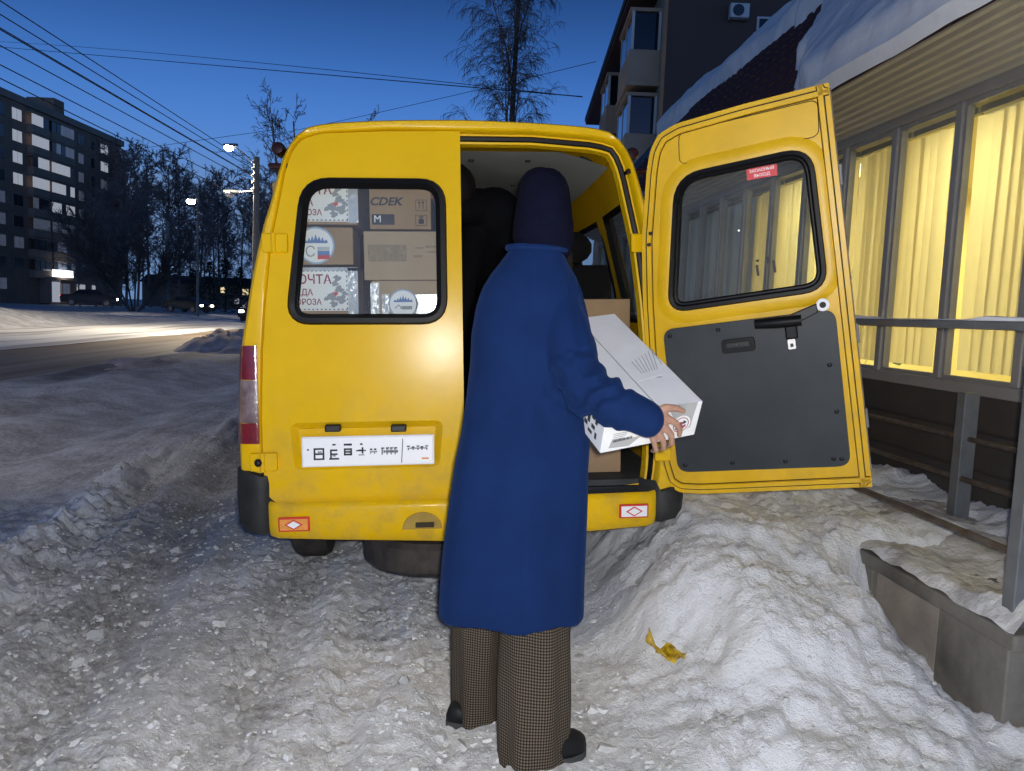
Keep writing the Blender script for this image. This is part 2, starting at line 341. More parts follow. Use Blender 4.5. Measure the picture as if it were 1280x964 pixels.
def remesh(mb, name, m, parent, voxel, smooth=4, disp=None, fac=.5):
    """fuse overlapping closed shapes into one continuous surface"""
    me = bpy.data.meshes.new('tmp'); me.from_pydata(mb.v, [], mb.f)
    b = bmesh.new(); b.from_mesh(me); bmesh.ops.recalc_face_normals(b, faces=b.faces); b.to_mesh(me); b.free()
    o = bpy.data.objects.new('tmp', me); COL.objects.link(o)
    md = o.modifiers.new('r', 'REMESH'); md.mode = 'VOXEL'; md.voxel_size = voxel
    if smooth: ms = o.modifiers.new('s', 'SMOOTH'); ms.factor = fac; ms.iterations = smooth
    dg = bpy.context.evaluated_depsgraph_get(); ev = o.evaluated_get(dg); nm = bpy.data.meshes.new_from_object(ev)
    bpy.data.objects.remove(o); bpy.data.meshes.remove(me); nm.name = name
    nv = len(nm.vertices); co = np.empty(nv*3); nm.vertices.foreach_get('co', co); co = co.reshape(-1, 3)
    if disp is not None:
        no = np.empty(nv*3); nm.vertices.foreach_get('normal', no); no = no.reshape(-1, 3)
        co = disp(co, no); nm.vertices.foreach_set('co', co.ravel())
    nm.materials.clear(); nm.materials.append(MT[m]); nm.polygons.foreach_set('use_smooth', [True]*len(nm.polygons)); nm.update()
    return link(bpy.data.objects.new(name, nm), parent)
def hsh(i, j, s=0):
    n = (i*374761393+j*668265263+s*974711) & 0xffffffff
    n = ((n ^ (n >> 13))*1274126177) & 0xffffffff
    return ((n ^ (n >> 16)) & 0xffff)/65535.0
def vn(x, y, s=0):
    xi = np.floor(x).astype(np.int64); yi = np.floor(y).astype(np.int64); fx = x-xi; fy = y-yi
    fx = fx*fx*fx*(fx*(fx*6-15)+10); fy = fy*fy*fy*(fy*(fy*6-15)+10)
    a, b, c, d = hsh(xi, yi, s), hsh(xi+1, yi, s), hsh(xi, yi+1, s), hsh(xi+1, yi+1, s)
    return (a*(1-fx)+b*fx)*(1-fy)+(c*(1-fx)+d*fx)*fy
def fbm(x, y, o=4, s=0, g=.5):
    t = 0; a = 1; w = 0
    for k in range(o): t = t+a*vn(x*2**k+17.3*k, y*2**k-9.1*k, s+k); w += a; a *= g
    return t/w*2-1
def ss(a, b, x): t = np.clip((x-a)/(b-a), 0, 1); return t*t*(3-2*t)
def rrect(x0, x1, y0, y1, r, n=6):
    P = []
    for cx, cy, a in ((x1-r, y1-r, 0), (x0+r, y1-r, 90), (x0+r, y0+r, 180), (x1-r, y0+r, 270)):
        for k in range(n+1): q = R(a+90*k/n); P.append((cx+r*math.cos(q), cy+r*math.sin(q)))
    return P
def rpoly(pts, r, n=6):
    """round the corners of a convex polygon"""
    out = []; m = len(pts)
    for i in range(m):
        p0, p, p1 = (Vector(pts[i-1]), Vector(pts[i]), Vector(pts[(i+1) % m]))
        rr = r[i] if hasattr(r, '__len__') else r
        a = (p0-p).normalized(); b = (p1-p).normalized(); rr = min(rr, (p0-p).length*.48, (p1-p).length*.48)
        A, B = p+a*rr, p+b*rr
        for k in range(n+1): t = k/n; q = A*(1-t)**2+p*2*t*(1-t)+B*t*t; out.append((q.x, q.y))
    return out
def inset(loop, d):
    m = len(loop); out = []; area = sum(loop[i][0]*loop[(i+1) % m][1]-loop[(i+1) % m][0]*loop[i][1] for i in range(m)); sg = 1 if area > 0 else -1
    for i in range(m):
        a, b = Vector(loop[i-1]), Vector(loop[(i+1) % m]); t = (b-a)
        if t.length < 1e-9: out.append(loop[i]); continue
        t.normalize(); nrm = Vector((-t.y, t.x))*sg; out.append((loop[i][0]+nrm.x*d, loop[i][1]+nrm.y*d))
    return out
_font = {}
def text(s, size, M, m, parent, name='lettering', bold=0.0, wide=1.0):
    c = bpy.data.curves.new('t', 'FONT'); c.body = s; c.size = size; c.align_x = 'CENTER'; c.align_y = 'CENTER'; c.offset = bold*size; c.resolution_u = 3
    o = bpy.data.objects.new('t', c); COL.objects.link(o)
    dg = bpy.context.evaluated_depsgraph_get(); me = bpy.data.meshes.new_from_object(o.evaluated_get(dg)); bpy.data.objects.remove(o)
    me.transform(M @ Matrix.Diagonal((wide, 1, 1, 1))); me.name = name; me.materials.clear(); me.materials.append(MT[m])
    return link(bpy.data.objects.new(name, me), parent)
def frame_M(o, x, y):
    x = Vector(x).normalized(); y = Vector(y); z = x.cross(y).normalized(); y = z.cross(x)
    return Matrix(((x.x, y.x, z.x, o[0]), (x.y, y.y, z.y, o[1]), (x.z, y.z, z.z, o[2]), (0, 0, 0, 1)))
# ================================================================== ground
def axis(lo, hi, f0, f1, d, far_lo, far_hi, g=1.09):
    mid = list(np.arange(f0, f1, d)); a = []; x = f0; s = d
    while x > far_lo: s = min(s*g, 40); x -= s; a.append(x)
    b = []; x = mid[-1]; s = d
    while x < far_hi: s = min(s*g, 40); x += s; b.append(x)
    return np.array(a[::-1]+mid+b)
def height(x, y):
    near = 1-ss(9, 16, np.hypot(x, y))
    wob = .22*fbm(x*.3+5, y*.35, 2, 3)
    h = .018*fbm(x*.8, y*.8, 3, 1)
    lump = .5+.5*fbm(x*6, y*6, 3, 11)
    fine = fbm(x*14, y*14, 4, 21, .6)
    rid = 1-np.abs(fbm(x*9, y*5, 4, 31, .6))
    drive = ss(-2.15, -1.75, x+wob)*(1-ss(.75, 1.15, x))
    icy = .22+.80*ss(-.25, .25, fbm(x*1.7+2, y*.55, 3, 26))
    h = h+drive*near*icy*(.014*(rid-.75)+.013*fine+.010*lump+.012*fbm(x*42, y*42, 2, 22)-.022*np.abs(fbm(x*19+3, y*13, 3, 24, .6)))+drive*near*.026*fbm(x*6+.4*y, y*.5, 3, 25)
    # wheel tracks left by the van and by earlier cars
    tr = 0
    for cx, sl, w, dp in ((-.62, 0.0, .13, .045), (.93, 0, .13, .045), (-1.28, -.10, .15, .055), (-1.68, -.12, .11, .035), (.12, .02, .11, .025), (-.25, .05, .11, .028)):
        d = (x-(cx+sl*(y-3)))/w; tr = tr+dp*np.exp(-d*d)
        h = h+.35*dp*np.exp(-((np.abs(d)-1.9)/.7)**2)*(.4+lump)*near
    h = h-tr*near*.85+ss(.012, .035, tr)*near*.007*np.sign(np.sin((y+.5*np.abs(((x*5) % 1)-.5))*62))*(.4+lump)
    # ploughed ridge on the left of the tracks
    d = (x+2.12+wob)
    h = h+near*(.10*np.exp(-(d/.18)**2)*(.1+1.3*lump+.5*fine)+.03*np.exp(-(d/.42)**2)*(lump+.6*fine))
    # trampled bank beyond it
    bank = 1-ss(-2.7, -2.2, x+wob)
    up = bank*ss(-6.8, -5.2, x)
    h = h+up*(-.01+.05*fbm(x*.7, y*.42, 4, 41)+.06*fbm(x*2.6, y*1.4, 4, 42)+.02*fine*near)
    h = h-up*.10*np.exp(-((x+3.6+.5*wob)/.35)**2)
    bm = np.exp(-((x+4.9+wob)/.55)**2)*(1-ss(16, 22, y))
    h = h+bm*(.07+.14*fbm(x*1.7, y*1.3, 4, 43)+.05*fine)
    bm2 = np.exp(-((x+6.0+.4*wob)/.3)**2)*ss(12, 15, y)
    h = h+bm2*(.05+.12*fbm(x*2.3, y*1.1, 4, 44))
    # road corridor kept low and level
    rd = (1-ss(-6.9, -6.4, x))*ss(-17.2, -16.6, x)
    h = h*(1-rd)-.05*rd
    far = 1-ss(-17.4, -16.8, x)
    md = np.exp(-((x+19.2)/1.6)**2)*(.55+.55*fbm(x*.5, y*.14, 3, 51))*(1-ss(24, 52, y)*.75)
    h = h+far*(np.clip(md, 0, 2)*1.25+.10*fbm(x*.3, y*.2, 3, 52)+.05)
    # snow thrown up between the van and the porch
    px = ss(.55, 1.15, x+.10*fbm(x*2, y*2, 2, 6))
    k = (y-2.42)-.16*(x-1.25)+.16*fbm(x*1.6+3, y*1.6, 3, 61)
    pile = px*(.40*ss(-.55, .72, k)+.05*ss(-.9, .0, k))*(1-.72*ss(1.58, 1.86, x+.06*fbm(x*4, y*4, 2, 66))*(1-ss(2.92, 3.12, y)))
    mound = .04*np.exp(-(((x-1.28)/.30)**2+((y-2.55)/.35)**2))+.07*np.exp(-(((x-1.70)/.16)**2+((y-2.70)/.16)**2))
    pl = px*ss(1.2, 2.0, y)
    h = h+pile+mound+pl*(.075*fbm(x*3.1, y*3.1, 4, 62)+.050*(lump-.5)+.026*fine+.016*fbm(x*38, y*38, 2, 63))
    fr = ss(1.80, 2.05, x)*(1-ss(2.12, 2.24, y))
    h = h+fr*(.10+.07*fbm(x*3, y*3, 3, 64))
    return h
def dirtmap(x, y):
    wob = .22*fbm(x*.3+5, y*.35, 2, 3)
    d = .04*ss(-2.1, -1.8, x+wob)+.10*(1-ss(-1.1, -.2, x))*(1-ss(.7, 1.1, x))
    for cx, sl, w in ((-1.28, -.09, .34), (.35, .0, .30), (-.62, 0, .2), (.93, 0, .14)): d = d+.15*np.exp(-((x-(cx+sl*(y-3)))/w)**2)*(1-ss(.7, 1.0, x))
    d = d+.10*np.exp(-((x+1.75+wob)/.28)**2)
    d = d+.26*(1-ss(-2.6, -2.2, x+wob))*(.6+.8*fbm(x*.9, y*.5, 3, 71))
    d = d+.45*np.exp(-((x+6.0)/.5)**2)*ss(11, 14, y)+.22*np.exp(-((x+4.6)/1.0)**2)*ss(10, 14, y)
    d = d-.48*ss(.70, 1.10, x)*(1-ss(8.6, 9.2, y))
    return d
gx = axis(0, 0, -2.9, 2.1, .0165, -900, 900); gy = axis(0, 0, 1.35, 5.0, .0165, -60, 1500)
GX, GY = np.meshgrid(gx, gy); HZ = height(GX, GY); DT = dirtmap(GX, GY)
me = bpy.data.meshes.new('ground'); nx, ny = len(gx), len(gy)
me.vertices.add(nx*ny); me.vertices.foreach_set('co', np.stack([GX, GY, HZ], -1).ravel())
idx = np.arange(nx*ny).reshape(ny, nx); q = np.stack([idx[:-1, :-1], idx[:-1, 1:], idx[1:, 1:], idx[1:, :-1]], -1).reshape(-1, 4)
me.loops.add(q.size); me.loops.foreach_set('vertex_index', q.ravel()); me.polygons.add(len(q)); me.polygons.foreach_set('loop_start', np.arange(len(q))*4)
me.polygons.foreach_set('use_smooth', [True]*len(q)); me.update(); me.validate()
at = me.attributes.new('dirt', 'FLOAT', 'POINT'); at.data.foreach_set('value', DT.ravel().astype(np.float32))
me.materials.append(MT['snow']); tag(link(bpy.data.objects.new('ground', me)), 'snow-covered ground with wheel ruts and trampled snow', kind='structure')
def hz(x, y): return float(height(np.array([x], float), np.array([y], float))[0])
def strip(name, x0, x1, m, z, label, amp=.0, seed=0, y0=-40, y1=420):
    ys = np.concatenate([np.arange(y0, 60, 1.0), np.arange(60, y1, 8.0)]); n = 14; V = []
    for y in ys:
        a = x0+.35*float(fbm(np.array([y*.35]), np.array([seed*3.1]), 3, seed)[0]); b = x1+.35*float(fbm(np.array([y*.35]), np.array([seed*3.1+40]), 3, seed)[0])
        for k in range(n+1): t = k/n; V.append((a+(b-a)*t, y, z+amp*math.sin(math.pi*t)**.5*(1+.3*math.sin(y*.7+t*9))))
    F = [(i*(n+1)+k, i*(n+1)+k+1, (i+1)*(n+1)+k+1, (i+1)*(n+1)+k) for i in range(len(ys)-1) for k in range(n)]
    return tag(MB().add(V, F).build(name, m, None, True, fix=False), label, kind='structure')
strip('road', -10.6, -6.5, 'road', -.035, 'brown sanded winter road beside the parking area')
strip('snowy_lane', -16.6, -10.2, 'snowlane', -.02, 'bright packed snow lane across the road', .06, 5)
# loose crumbs and flakes of broken crust
mb = MB()
for i in range(7600):
    if i < 6400: x, y = RNG.uniform(-1.95, .75), 1.45+3.9*RNG.random()**1.5
    elif i < 7300: x, y = -2.1+RNG.normal(0, .22), RNG.uniform(2.6, 8)
    else: x, y = RNG.uniform(.7, 1.8), RNG.uniform(1.5, 3.2)
    s = .004+.011*RNG.random()**2.2+(.030*RNG.random()**1.5 if RNG.random() < .10 else 0)
    if x > .7: s *= .7
    fl_ = RNG.uniform(.15, .5); z = hz(x, y) if False else None
    rot = Matrix.Rotation(RNG.uniform(0, 6.3), 3, 'Z') @ Matrix.Rotation(RNG.normal(0, .4), 3, 'X')
    P = [Vector((s*math.cos(k*1.05)*RNG.uniform(.6, 1.15), s*math.sin(k*1.05)*RNG.uniform(.5, 1.1), 0)) for k in range(6)]
    V = [rot @ (p+Vector((0, 0, -s*fl_))) for p in P]+[rot @ (p*.72+Vector((0, 0, s*fl_*RNG.uniform(.5, 1)))) for p in P]
    mb.add([(v.x+x, v.y+y, v.z) for v in V], [(k, (k+1) % 6, 6+(k+1) % 6, 6+k) for k in range(6)]+[tuple(range(6, 12))])
V = np.array(mb.v).reshape(-1, 12, 3); c = V[:, :, :2].mean(1); V[:, :, 2] += height(c[:, 0], c[:, 1])[:, None]+.002
mb.v = [tuple(p) for p in V.reshape(-1, 3)]
tag(mb.build('snow_crumbs', mat('crumb', (.70, .70, .70), .8, col2=(.40, .40, .39), vscale=6, bump=.6, bscale=60).name, None, fix=False), 'crumbs and flakes of broken snow crust on the ground', 'snow', kind='stuff')
def heap(name, c, rx, ry, h, m, label, seed):
    n = 46; V = []; F = []
    for j in range(n+1):
        for i in range(n+1):
            u, w = i/n*2-1, j/n*2-1; r = math.hypot(u, w)
            V.append((c[0]+u*rx, c[1]+w*ry, r))
    A = np.array(V); nz = fbm(A[:, 0]*1.5, A[:, 1]*1.5, 5, seed, .6); A[:, 2] = h*np.clip(1-A[:, 2]**2, -.2, 1)*(1+.6*nz)+.10*nz*(A[:, 2] < 1)+c[2]-.05
    F = [(j*(n+1)+i, j*(n+1)+i+1, (j+1)*(n+1)+i+1, (j+1)*(n+1)+i) for j in range(n) for i in range(n)]
    return tag(MB().add(A, F).build(name, m, None, True, fix=False), label, 'snow heap')
g = atZ(272, 434, 0); heap('snow_heap', (g[0]+.8, g[1], 0), 1.9, 3.0, .62, 'pinklit_dirtysnow', 'dirty snow heap at the near road edge, warm lamplight painted into its colour', 5)
g = atZ(175, 458, 0); heap('snow_heap', (g[0], g[1], 0), .7, 2.2, .16, 'pinklit_dirtysnow', 'low dark ridge of dirty slush along the road edge', 9)
# ================================================================== van
RHO = .047
VM = Matrix.Translation((.171, 3.191, 0)) @ Matrix.Rotation(-RHO, 4, 'Y')
VMi = VM.inverted()
van = empty('van', VM, 'yellow minibus with its right rear door open, loaded with parcels', 'van')
def vloc(px, py, v=0.0):
    p = atY(px, py, 3.191+v); return VMi @ Vector(p)
def P0(u, w, t): return (u, t, w)
half = [(.916, .50), (.918, .66), (.921, .81), (.905, 1.168), (.884, 1.295), (.85, 1.485), (.805, 1.67), (.772, 1.77), (.742, 1.88), (.71, 1.97), (.655, 2.045), (.585, 2.076), (.45, 2.09), (.25, 2.10), (0, 2.105)]
def crm(P, n=3):
    out = []
    for i in range(len(P)-1):
        p0, p1, p2, p3 = [np.array(P[max(0, min(len(P)-1, k))]) for k in (i-1, i, i+1, i+2)]
        for k in range(n):
            t = k/n; out.append(tuple(.5*((2*p1)+(-p0+p2)*t+(2*p0-5*p1+4*p2-p3)*t*t+(-p0+3*p1-3*p2+p3)*t**3)))
    out.append(tuple(P[-1])); return out
hs = crm(half, 2)
prof = [(u, w) for u, w in hs]+[(-u, w) for u, w in hs[::-1][1:]]
doorL = [(-.006, 2.048), (-.30, 2.043), (-.56, 2.030), (-.635, 2.005), (-.675, 1.95), (-.699, 1.876), (-.758, 1.611), (-.789, 1.358), (-.805, 1.166), (-.816, .90), (-.814, .67), (-.80, .585), (-.75, .545), (-.66, .535), (-.006, .532)]
opening = [(u-.013 if u < -.02 else 0, w) for u, w in doorL[1:-1]]
opening = [(-.30, 2.050)]+[(u, w) for u, w in opening[1:]]+[]
opening = opening+[(-u, w) for u, w in opening[::-1]]
opening = [(u, w+(.011 if w > 1.94 else (-.012 if w < .60 else 0))) for u, w in opening]
def polar(loop, c, N=120):
    loop = np.array(loop); nxt = np.roll(loop, -1, 0); out = []
    for k in range(N):
        a = 2*math.pi*k/N; d = np.array([math.cos(a), math.sin(a)]); best = None
        for p, q in zip(loop-c, nxt-c):
            e = q-p; den = d[0]*e[1]-d[1]*e[0]
            if abs(den) < 1e-12: continue
            t = (p[0]*e[1]-p[1]*e[0])/den; s = (p[0]*d[1]-p[1]*d[0])/den
            if t > 0 and -1e-9 <= s <= 1+1e-9 and (best is None or t > best): best = t
        out.append(tuple(np.array(c)+d*best))
    return out
C0 = np.array([0, 1.3])
profc = prof+[(-.90, .46), (.90, .46)]
oc = polar(profc, C0); oi = polar(opening, C0)
def mixl(a, b, t): return [(p[0]*(1-t)+q[0]*t, p[1]*(1-t)+q[1]*t) for p, q in zip(a, b)]
shr = polar([(u*.972, 1.3+(w-1.3)*.982) for u, w in profc], C0)
mb = MB(); rings = []
for loop, v in ((oc, .085), (mixl(oc, shr, .25), .035), (mixl(oc, shr, .6), .008), (shr, 0.0), (mixl(shr, oi, .8), .002), (oi, .004), (inset(oi, .006), .012), (inset(oi, .012), .055), (inset(oi, .05), .062), (inset(oi, .055), .11)):
    rings.append([(u, v, w) for u, w in loop])
mb.loft(rings, True, False); mb.build('rear_frame', 'paint', van, True)
sl = inset(oi, .030); MB().tube([(u, .058, w) for u, w in sl], .012, 6, closed=True).build('door_seal', 'rubber', van, True)
# shell with window openings
vst = [.085, .20, .80, .98, 1.95, 2.12, 3.0, 3.25, 3.55]
holes = {1: 1, 3: 1, 5: 1}
def wid(v): return 1+.055*ss(0, 1.2, np.array(v)).item()
def shell(off, name, m, z0=1.26, z1=1.80):
    n = len(prof); mb = MB(); V = []; vv = []
    for i in range(len(vst)-1): vv += list(np.linspace(vst[i], vst[i+1], 4)[:-1])
    vv.append(vst[-1])
    wl = sorted(set([.46]+[round(w, 4) for u, w in hs]+[z0, z1]))
    us = np.interp(wl, [w for u, w in hs], [u for u, w in hs])
    pr = [(u, w) for u, w in zip(us, wl)]; pr = pr+[(-u, w) for u, w in pr[::-1][1:]]; pr[len(wl)-1] = (0, 2.105)
    n = len(pr)
    for v in vv:
        for u, w in pr: V.append((u*wid(v)-math.copysign(off, u)*(abs(u) > .02), v, w-(off if w > 2.0 else 0)))
    F = []
    for i in range(len(vv)-1):
        band = max(k for k in range(len(vst)-1) if vst[k] <= vv[i]+1e-6)
        for j in range(n-1):
            wm = (pr[j][1]+pr[j+1][1])/2
            if band in holes and z0 < wm < z1: continue
            F.append((i*n+j, i*n+j+1, (i+1)*n+j+1, (i+1)*n+j))
    return mb.add(V, F).build(name, m, van, True, fix=False)
shell(0, 'body_shell', 'paint'); shell(.05, 'inner_wall', 'paint_inner')
def hw(w): return float(np.interp(w, [b for a, b in hs], [a for a, b in hs]))
for sgn in (1, -1):
    for k in (1, 3, 5):
        v0, v1 = vst[k], vst[k+1]; lp = rpoly([(v0-.01, 1.25), (v1+.01, 1.25), (v1+.01, 1.81), (v0-.01, 1.81)], .07)
        f = lambda v, w, t: (sgn*(hw(w)*wid(v)+.012-t), v, w)
        win = MB().tube([f(v, w, .035) for v, w in lp], .028, 6, closed=True).build('side_window', 'rubber', van, True)
        V = [f(v, w, .03) for w in (1.25, 1.44, 1.62, 1.81) for v in (v0, v1)]
        MB().add(V, [(2*i, 2*i+1, 2*i+3, 2*i+2) for i in range(3)]).build('pane', 'vanglass', win, True)
# headliner, floor, interior
mb = MB(); V = []
for v in (.10, .8, 1.6, 2.4, 3.4):
    for u in np.linspace(-.62, .62, 13): V.append((u*wid(v), v, 1.985-.30*max(0, abs(u)-.44)**1.0*1.15))
F = [(i*13+j, i*13+j+1, (i+1)*13+j+1, (i+1)*13+j) for i in range(4) for j in range(12)]
hl = MB().add(V, F).build('headliner', 'ceiling_liner', van, True)
for u in (-.3, .05, .30, .48):
    for v in (.28, .95): MB().lathe((u, v, 1.978), [(-.002, .012), (.006, .012)], 'z', 10).build('clip', 'blackplastic', hl)
p = vloc(737, 203, .45); MB().box((p.x, .46, p.z+.012), (.11, .20, .03), Matrix.Rotation(.25, 3, 'Y') @ Matrix.Rotation(.10, 3, 'X')).build('roof_lamp', 'rubber', hl, bevel=.006)
MB().bx(-.88, .88, .02, 3.4, .56, .60).build('floor', 'vanfloor', van)
MB().bx(-.78, .78, .0, .055, .535, .575).build('sill', 'blackplastic', van, bevel=.006)
for v in (.95, 1.75):
    p = [(.60*wid(v), v, 1.93), (.70*wid(v), v, 1.80), (.76*wid(v), v, 1.6)]
MB().bx(-.86, .86, 3.30, 3.34, .6, 1.95).build('partition', 'darkfabric', van)
# left rear door
def door_parts(side):
    s = -1 if side == 'L' else 1
    ol = [(u*(-s), w) for u, w in doorL]
    return ol
wl_px = [(391, 228), (540, 229), (554, 238), (554, 392), (545, 400), (372, 398), (364, 388), (370, 330)]
winL = rpoly([(-.655+.028, 1.842), (-.083, 1.842), (-.083, 1.288), (-.695, 1.292)], [.10, .09, .09, .08])
rec = rpoly([(-.708, .880), (-.092, .880), (-.108, .688), (-.694, .688)], .035, 4)
ld = MB(); olL = rpoly(doorL, [.004]+[.02]*13+[.004], 2)
ld.plate(olL, [winL, rec], P0, -.006, .046)
# rolled outer edge
ld = ld.build('rear_door', 'paint', van, bevel=.004, seg=2, angle=60); ld['label'] = 'closed left rear door with number plate'
def ring_rail(loop, v, r, name, m, parent, M=None, n=6):
    mb = MB().tube([(u, v, w) for u, w in loop], r, n, closed=True)
    if M is not None: mb.xf(M)
    return mb.build(name, m, parent, True)
ring_rail(winL, -.004, .019, 'window_seal', 'rubber', ld)
ring_rail(inset(winL, .012), .010, .014, 'window_seal', 'rubber', ld)
MB().plate(inset(winL, .004), [], P0, .010, .013).build('pane', 'vanglass', ld)
r2 = [(u*1+(.012 if u < -.4 else -.012), w+(.0 if w > .75 else .006)) for u, w in rec]
mb = MB().loft([[(u, -.006, w) for u, w in rec], [(u, .0, w) for u, w in inset(rec, .006)], [(u, .022, w) for u, w in inset(rec, .028)]], True, False)
mb.add([(u, .022, w) for u, w in inset(rec, .028)], [tuple(range(len(rec)))]); mb.build('plate_recess', 'paint', ld, True)
for px in (418, 499):
    p = vloc(px, 535); MB().box((p.x, -.004, p.z+.006), (.062, .05, .028)).build('plate_lamp', 'blackplastic', ld, bevel=.005)
plc = [vloc(*p) for p in ((381, 545), (541, 543), (541, 577), (381, 580))]
pc = sum(plc, Vector())/4; pw, ph = .520, .112
pt = MB().box((pc.x, -.004, pc.z), (pw+.014, .008, ph+.012)); pt = pt.build('plate_holder', 'white', ld, bevel=.004)
num = MB().box((pc.x, -.0105, pc.z), (pw, .004, ph)).build('number_plate', 'platewhite', ld, bevel=.003)
def vtext(s, size, u, w, v, m, parent, **k): return text(s, size, frame_M((u, v, w), (1, 0, 0), (0, 0, 1)), m, parent, **k)
def pmark(x0, x1, y0, y1, m='ink'):  # smudged characters of the plate, in plate pixels 381..541 / 545..580
    f = lambda x: pc.x-pw/2+(x-381)/160*pw
    g_ = lambda y: pc.z+ph/2-(y-544.5)/35*ph
    MB().bx(f(x0), f(x1), -.0145, -.0125, g_(y1), g_(y0)).build('plate_mark', m, ld)
def glyph(x, y, w, h, segs):
    t = 2.1
    S = {'t': (x, x+w, y, y+t), 'b': (x, x+w, y+h-t, y+h), 'm': (x, x+w, y+h/2-t/2, y+h/2+t/2), 'l': (x, x+t, y, y+h), 'r': (x+w-t, x+w, y, y+h), 'q': (x+w*.35, x+w*.6, y+h*.25, y+h*.75)}
    for c in segs: pmark(*S[c])
MB().lathe((pc.x-pw/2+.02, -.0135, pc.z+.01), [(0, .004), (.002, .004)], 'y', 8).build('plate_bolt', 'ink', ld)
glyph(394, 557, 13, 15, 'tbmlr'); glyph(414, 559, 9, 12, 'tml'); glyph(413, 569, 12, 3, 'b'); pmark(417, 421, 552, 554)
glyph(431, 558, 10, 9, 'tbmlr'); pmark(431, 441, 552, 554.5); pmark(451, 454, 552, 554); glyph(449, 557, 6, 8, 'rm'); pmark(446, 458, 560.5, 562)
for x in (463, 468): pmark(x, x+3, 559, 561); pmark(x, x+1.5, 563, 566, 'inkgrey')
for i, x in enumerate((477, 483, 488, 493)): pmark(x, x+4, 558, 559.5); pmark(x+.5, x+1.8, 558, 567, 'ink'); pmark(x+2.8, x+4, 561, 565)
f = lambda x: pc.x-pw/2+(x-381)/160*pw
for x, y, w_, h_ in ((399, 561, 5, 3), (417, 564, 4, 4), (435, 561, 4, 3), (463, 562, 9, 2), (480, 562, 18, 2.4), (512, 559, 22, 1.6), (449, 566, 7, 1.4)): pmark(x, x+w_, y, y+h_, 'inkgrey')
MB().box((f(503), -.0135, pc.z-.002), (.003, .002, .098), Matrix.Rotation(.06, 3, 'Y')).build('plate_mark', 'ink', ld)
for i, x in enumerate((509, 515, 521, 526, 532)): pmark(x, x+3.4, 556.5+(i % 2), 558+(i % 2)); pmark(x+1, x+2.4, 559, 562, 'ink')
pmark(527, 536, 572, 574, 'amber')
# seams and hinges
def hinge(px0, px1, py0, py1, ball=False):
    a, b = vloc(px0, py1), vloc(px1, py0); mx_ = (a.x*.45+b.x*.55)
    h = MB().bx(a.x+.02, b.x, -.030, -.004, a.z, b.z).build('hinge', 'paint', van, bevel=.006)
    MB().lathe((mx_, -.030, (a.z+b.z)/2), [(-.038, .010), (.038, .010)], 'z', 10).build('hinge_pin', 'paint', h, True)
    if ball: MB().ball((a.x+.055, -.034, (a.z+b.z)/2), .017, 12).build('buffer', 'blackplastic', h, True)
hinge(322, 360, 292, 316); hinge(311, 350, 563, 586, True)
for w in (1.60, .73):
    MB().bx(hw(w)-.13, hw(w)-.06, -.028, -.002, w-.038, w+.038).build('hinge', 'paint', van, bevel=.006)
# tail lamps (wrap round the corner)
for s in (-1, 1):
    def seg(w0, w1, name, m, par):
        rings = []
        for w in np.linspace(w0, w1, 4):
            o = hw(w)+.008; i_ = .828 if w < 1 else .828-.0
            rings.append([(s*u, v, w) for u, v in ((o, .16), (o+.002, .075), (o-.012, .022), (o-.035, -.006), (i_+.01, -.016), (i_, -.012), (i_, .01), (o-.045, .16))])
        return MB().loft(rings).build(name, m, par, True)
    tl = seg(.800, .882, 'tail_lamp', 'redlens', van); seg(.884, 1.055, 'reversing_lens', 'clearlens', tl); seg(1.057, 1.193, 'brake_lens', 'redlens', tl)
    for w in (.925, .985): MB().ball((s*.862, -.002, w), .022, 10, (1, .4, .6)).build('bulb', 'steel', tl, True)
# bumper
mb = MB(); rings = []
bp = [(-.800, .004), (-.797, -.055), (-.76, -.088), (-.55, -.098), (0, -.105), (.55, -.098), (.76, -.088), (.797, -.055), (.800, .004)]
for u, v in bp:
    lo = .418-.035*(1-abs(u)/.775)
    rings.append([(u, v+.03, .520), (u, v+.012, .566), (u, v, .558), (u, v-.006, .54), (u, v-.004, .47), (u, v+.004, lo+.02), (u, v+.02, lo), (u, v+.06, lo+.01)])
bmp = MB().loft(rings).build('bumper', 'paint', van, True)
for s in (-1, 1):
    rings = []
    hh_ = 0 if s < 0 else -.11
    for u, v, lo, hi in ((.798, -.050, .436, .640+hh_*.3), (.82, -.062, .430, .668+hh_), (.885, -.050, .442, .690+hh_), (.925, -.008, .47, .700+hh_), (.936, .08, .48, .690+hh_), (.95, .40, .47, .66)):
        rings.append([(s*u, v, lo), (s*(u+.004), v-.008, (lo+hi)/2), (s*u, v, hi), (s*(u-.06), v+.05, hi), (s*(u-.06), v+.05, lo)])
    MB().loft(rings).build('bumper_end', 'dirtyplastic', bmp, True)
    cu = s*.69; rf = MB().box((cu, -.108, .484 if s < 0 else .494), (.122, .012, .058)).build('reflector', 'reflred', bmp, bevel=.003)
    wz = .484 if s < 0 else .494
    for k, (x0, x1) in enumerate(((-.056, .056),)): MB().box((cu, -.1155, wz), (.108, .003, .044)).build('reflector_face', 'amber' if s < 0 else 'white', rf)
    for sc_, mm, vv in ((1.0, 'reflred', -.1175), (.72, 'white', -.1195)):
        D = [(.036*sc_, 0), (0, .021*sc_), (-.036*sc_, 0), (0, -.021*sc_)]
        MB().plate(D, [], lambda a, b, t: (cu+a, t, wz+b), vv, vv+.0015).build('diamond', mm, rf)
bd = [vloc(503, 662, -.11), vloc(553, 662, -.11)]
cx = (bd[0].x+bd[1].x)/2; rr = (bd[1].x-bd[0].x)/2
Dp = [(cx+rr*math.cos(R(a)), bd[0].z+rr*.86*math.sin(R(a))) for a in np.linspace(0, 180, 15)]
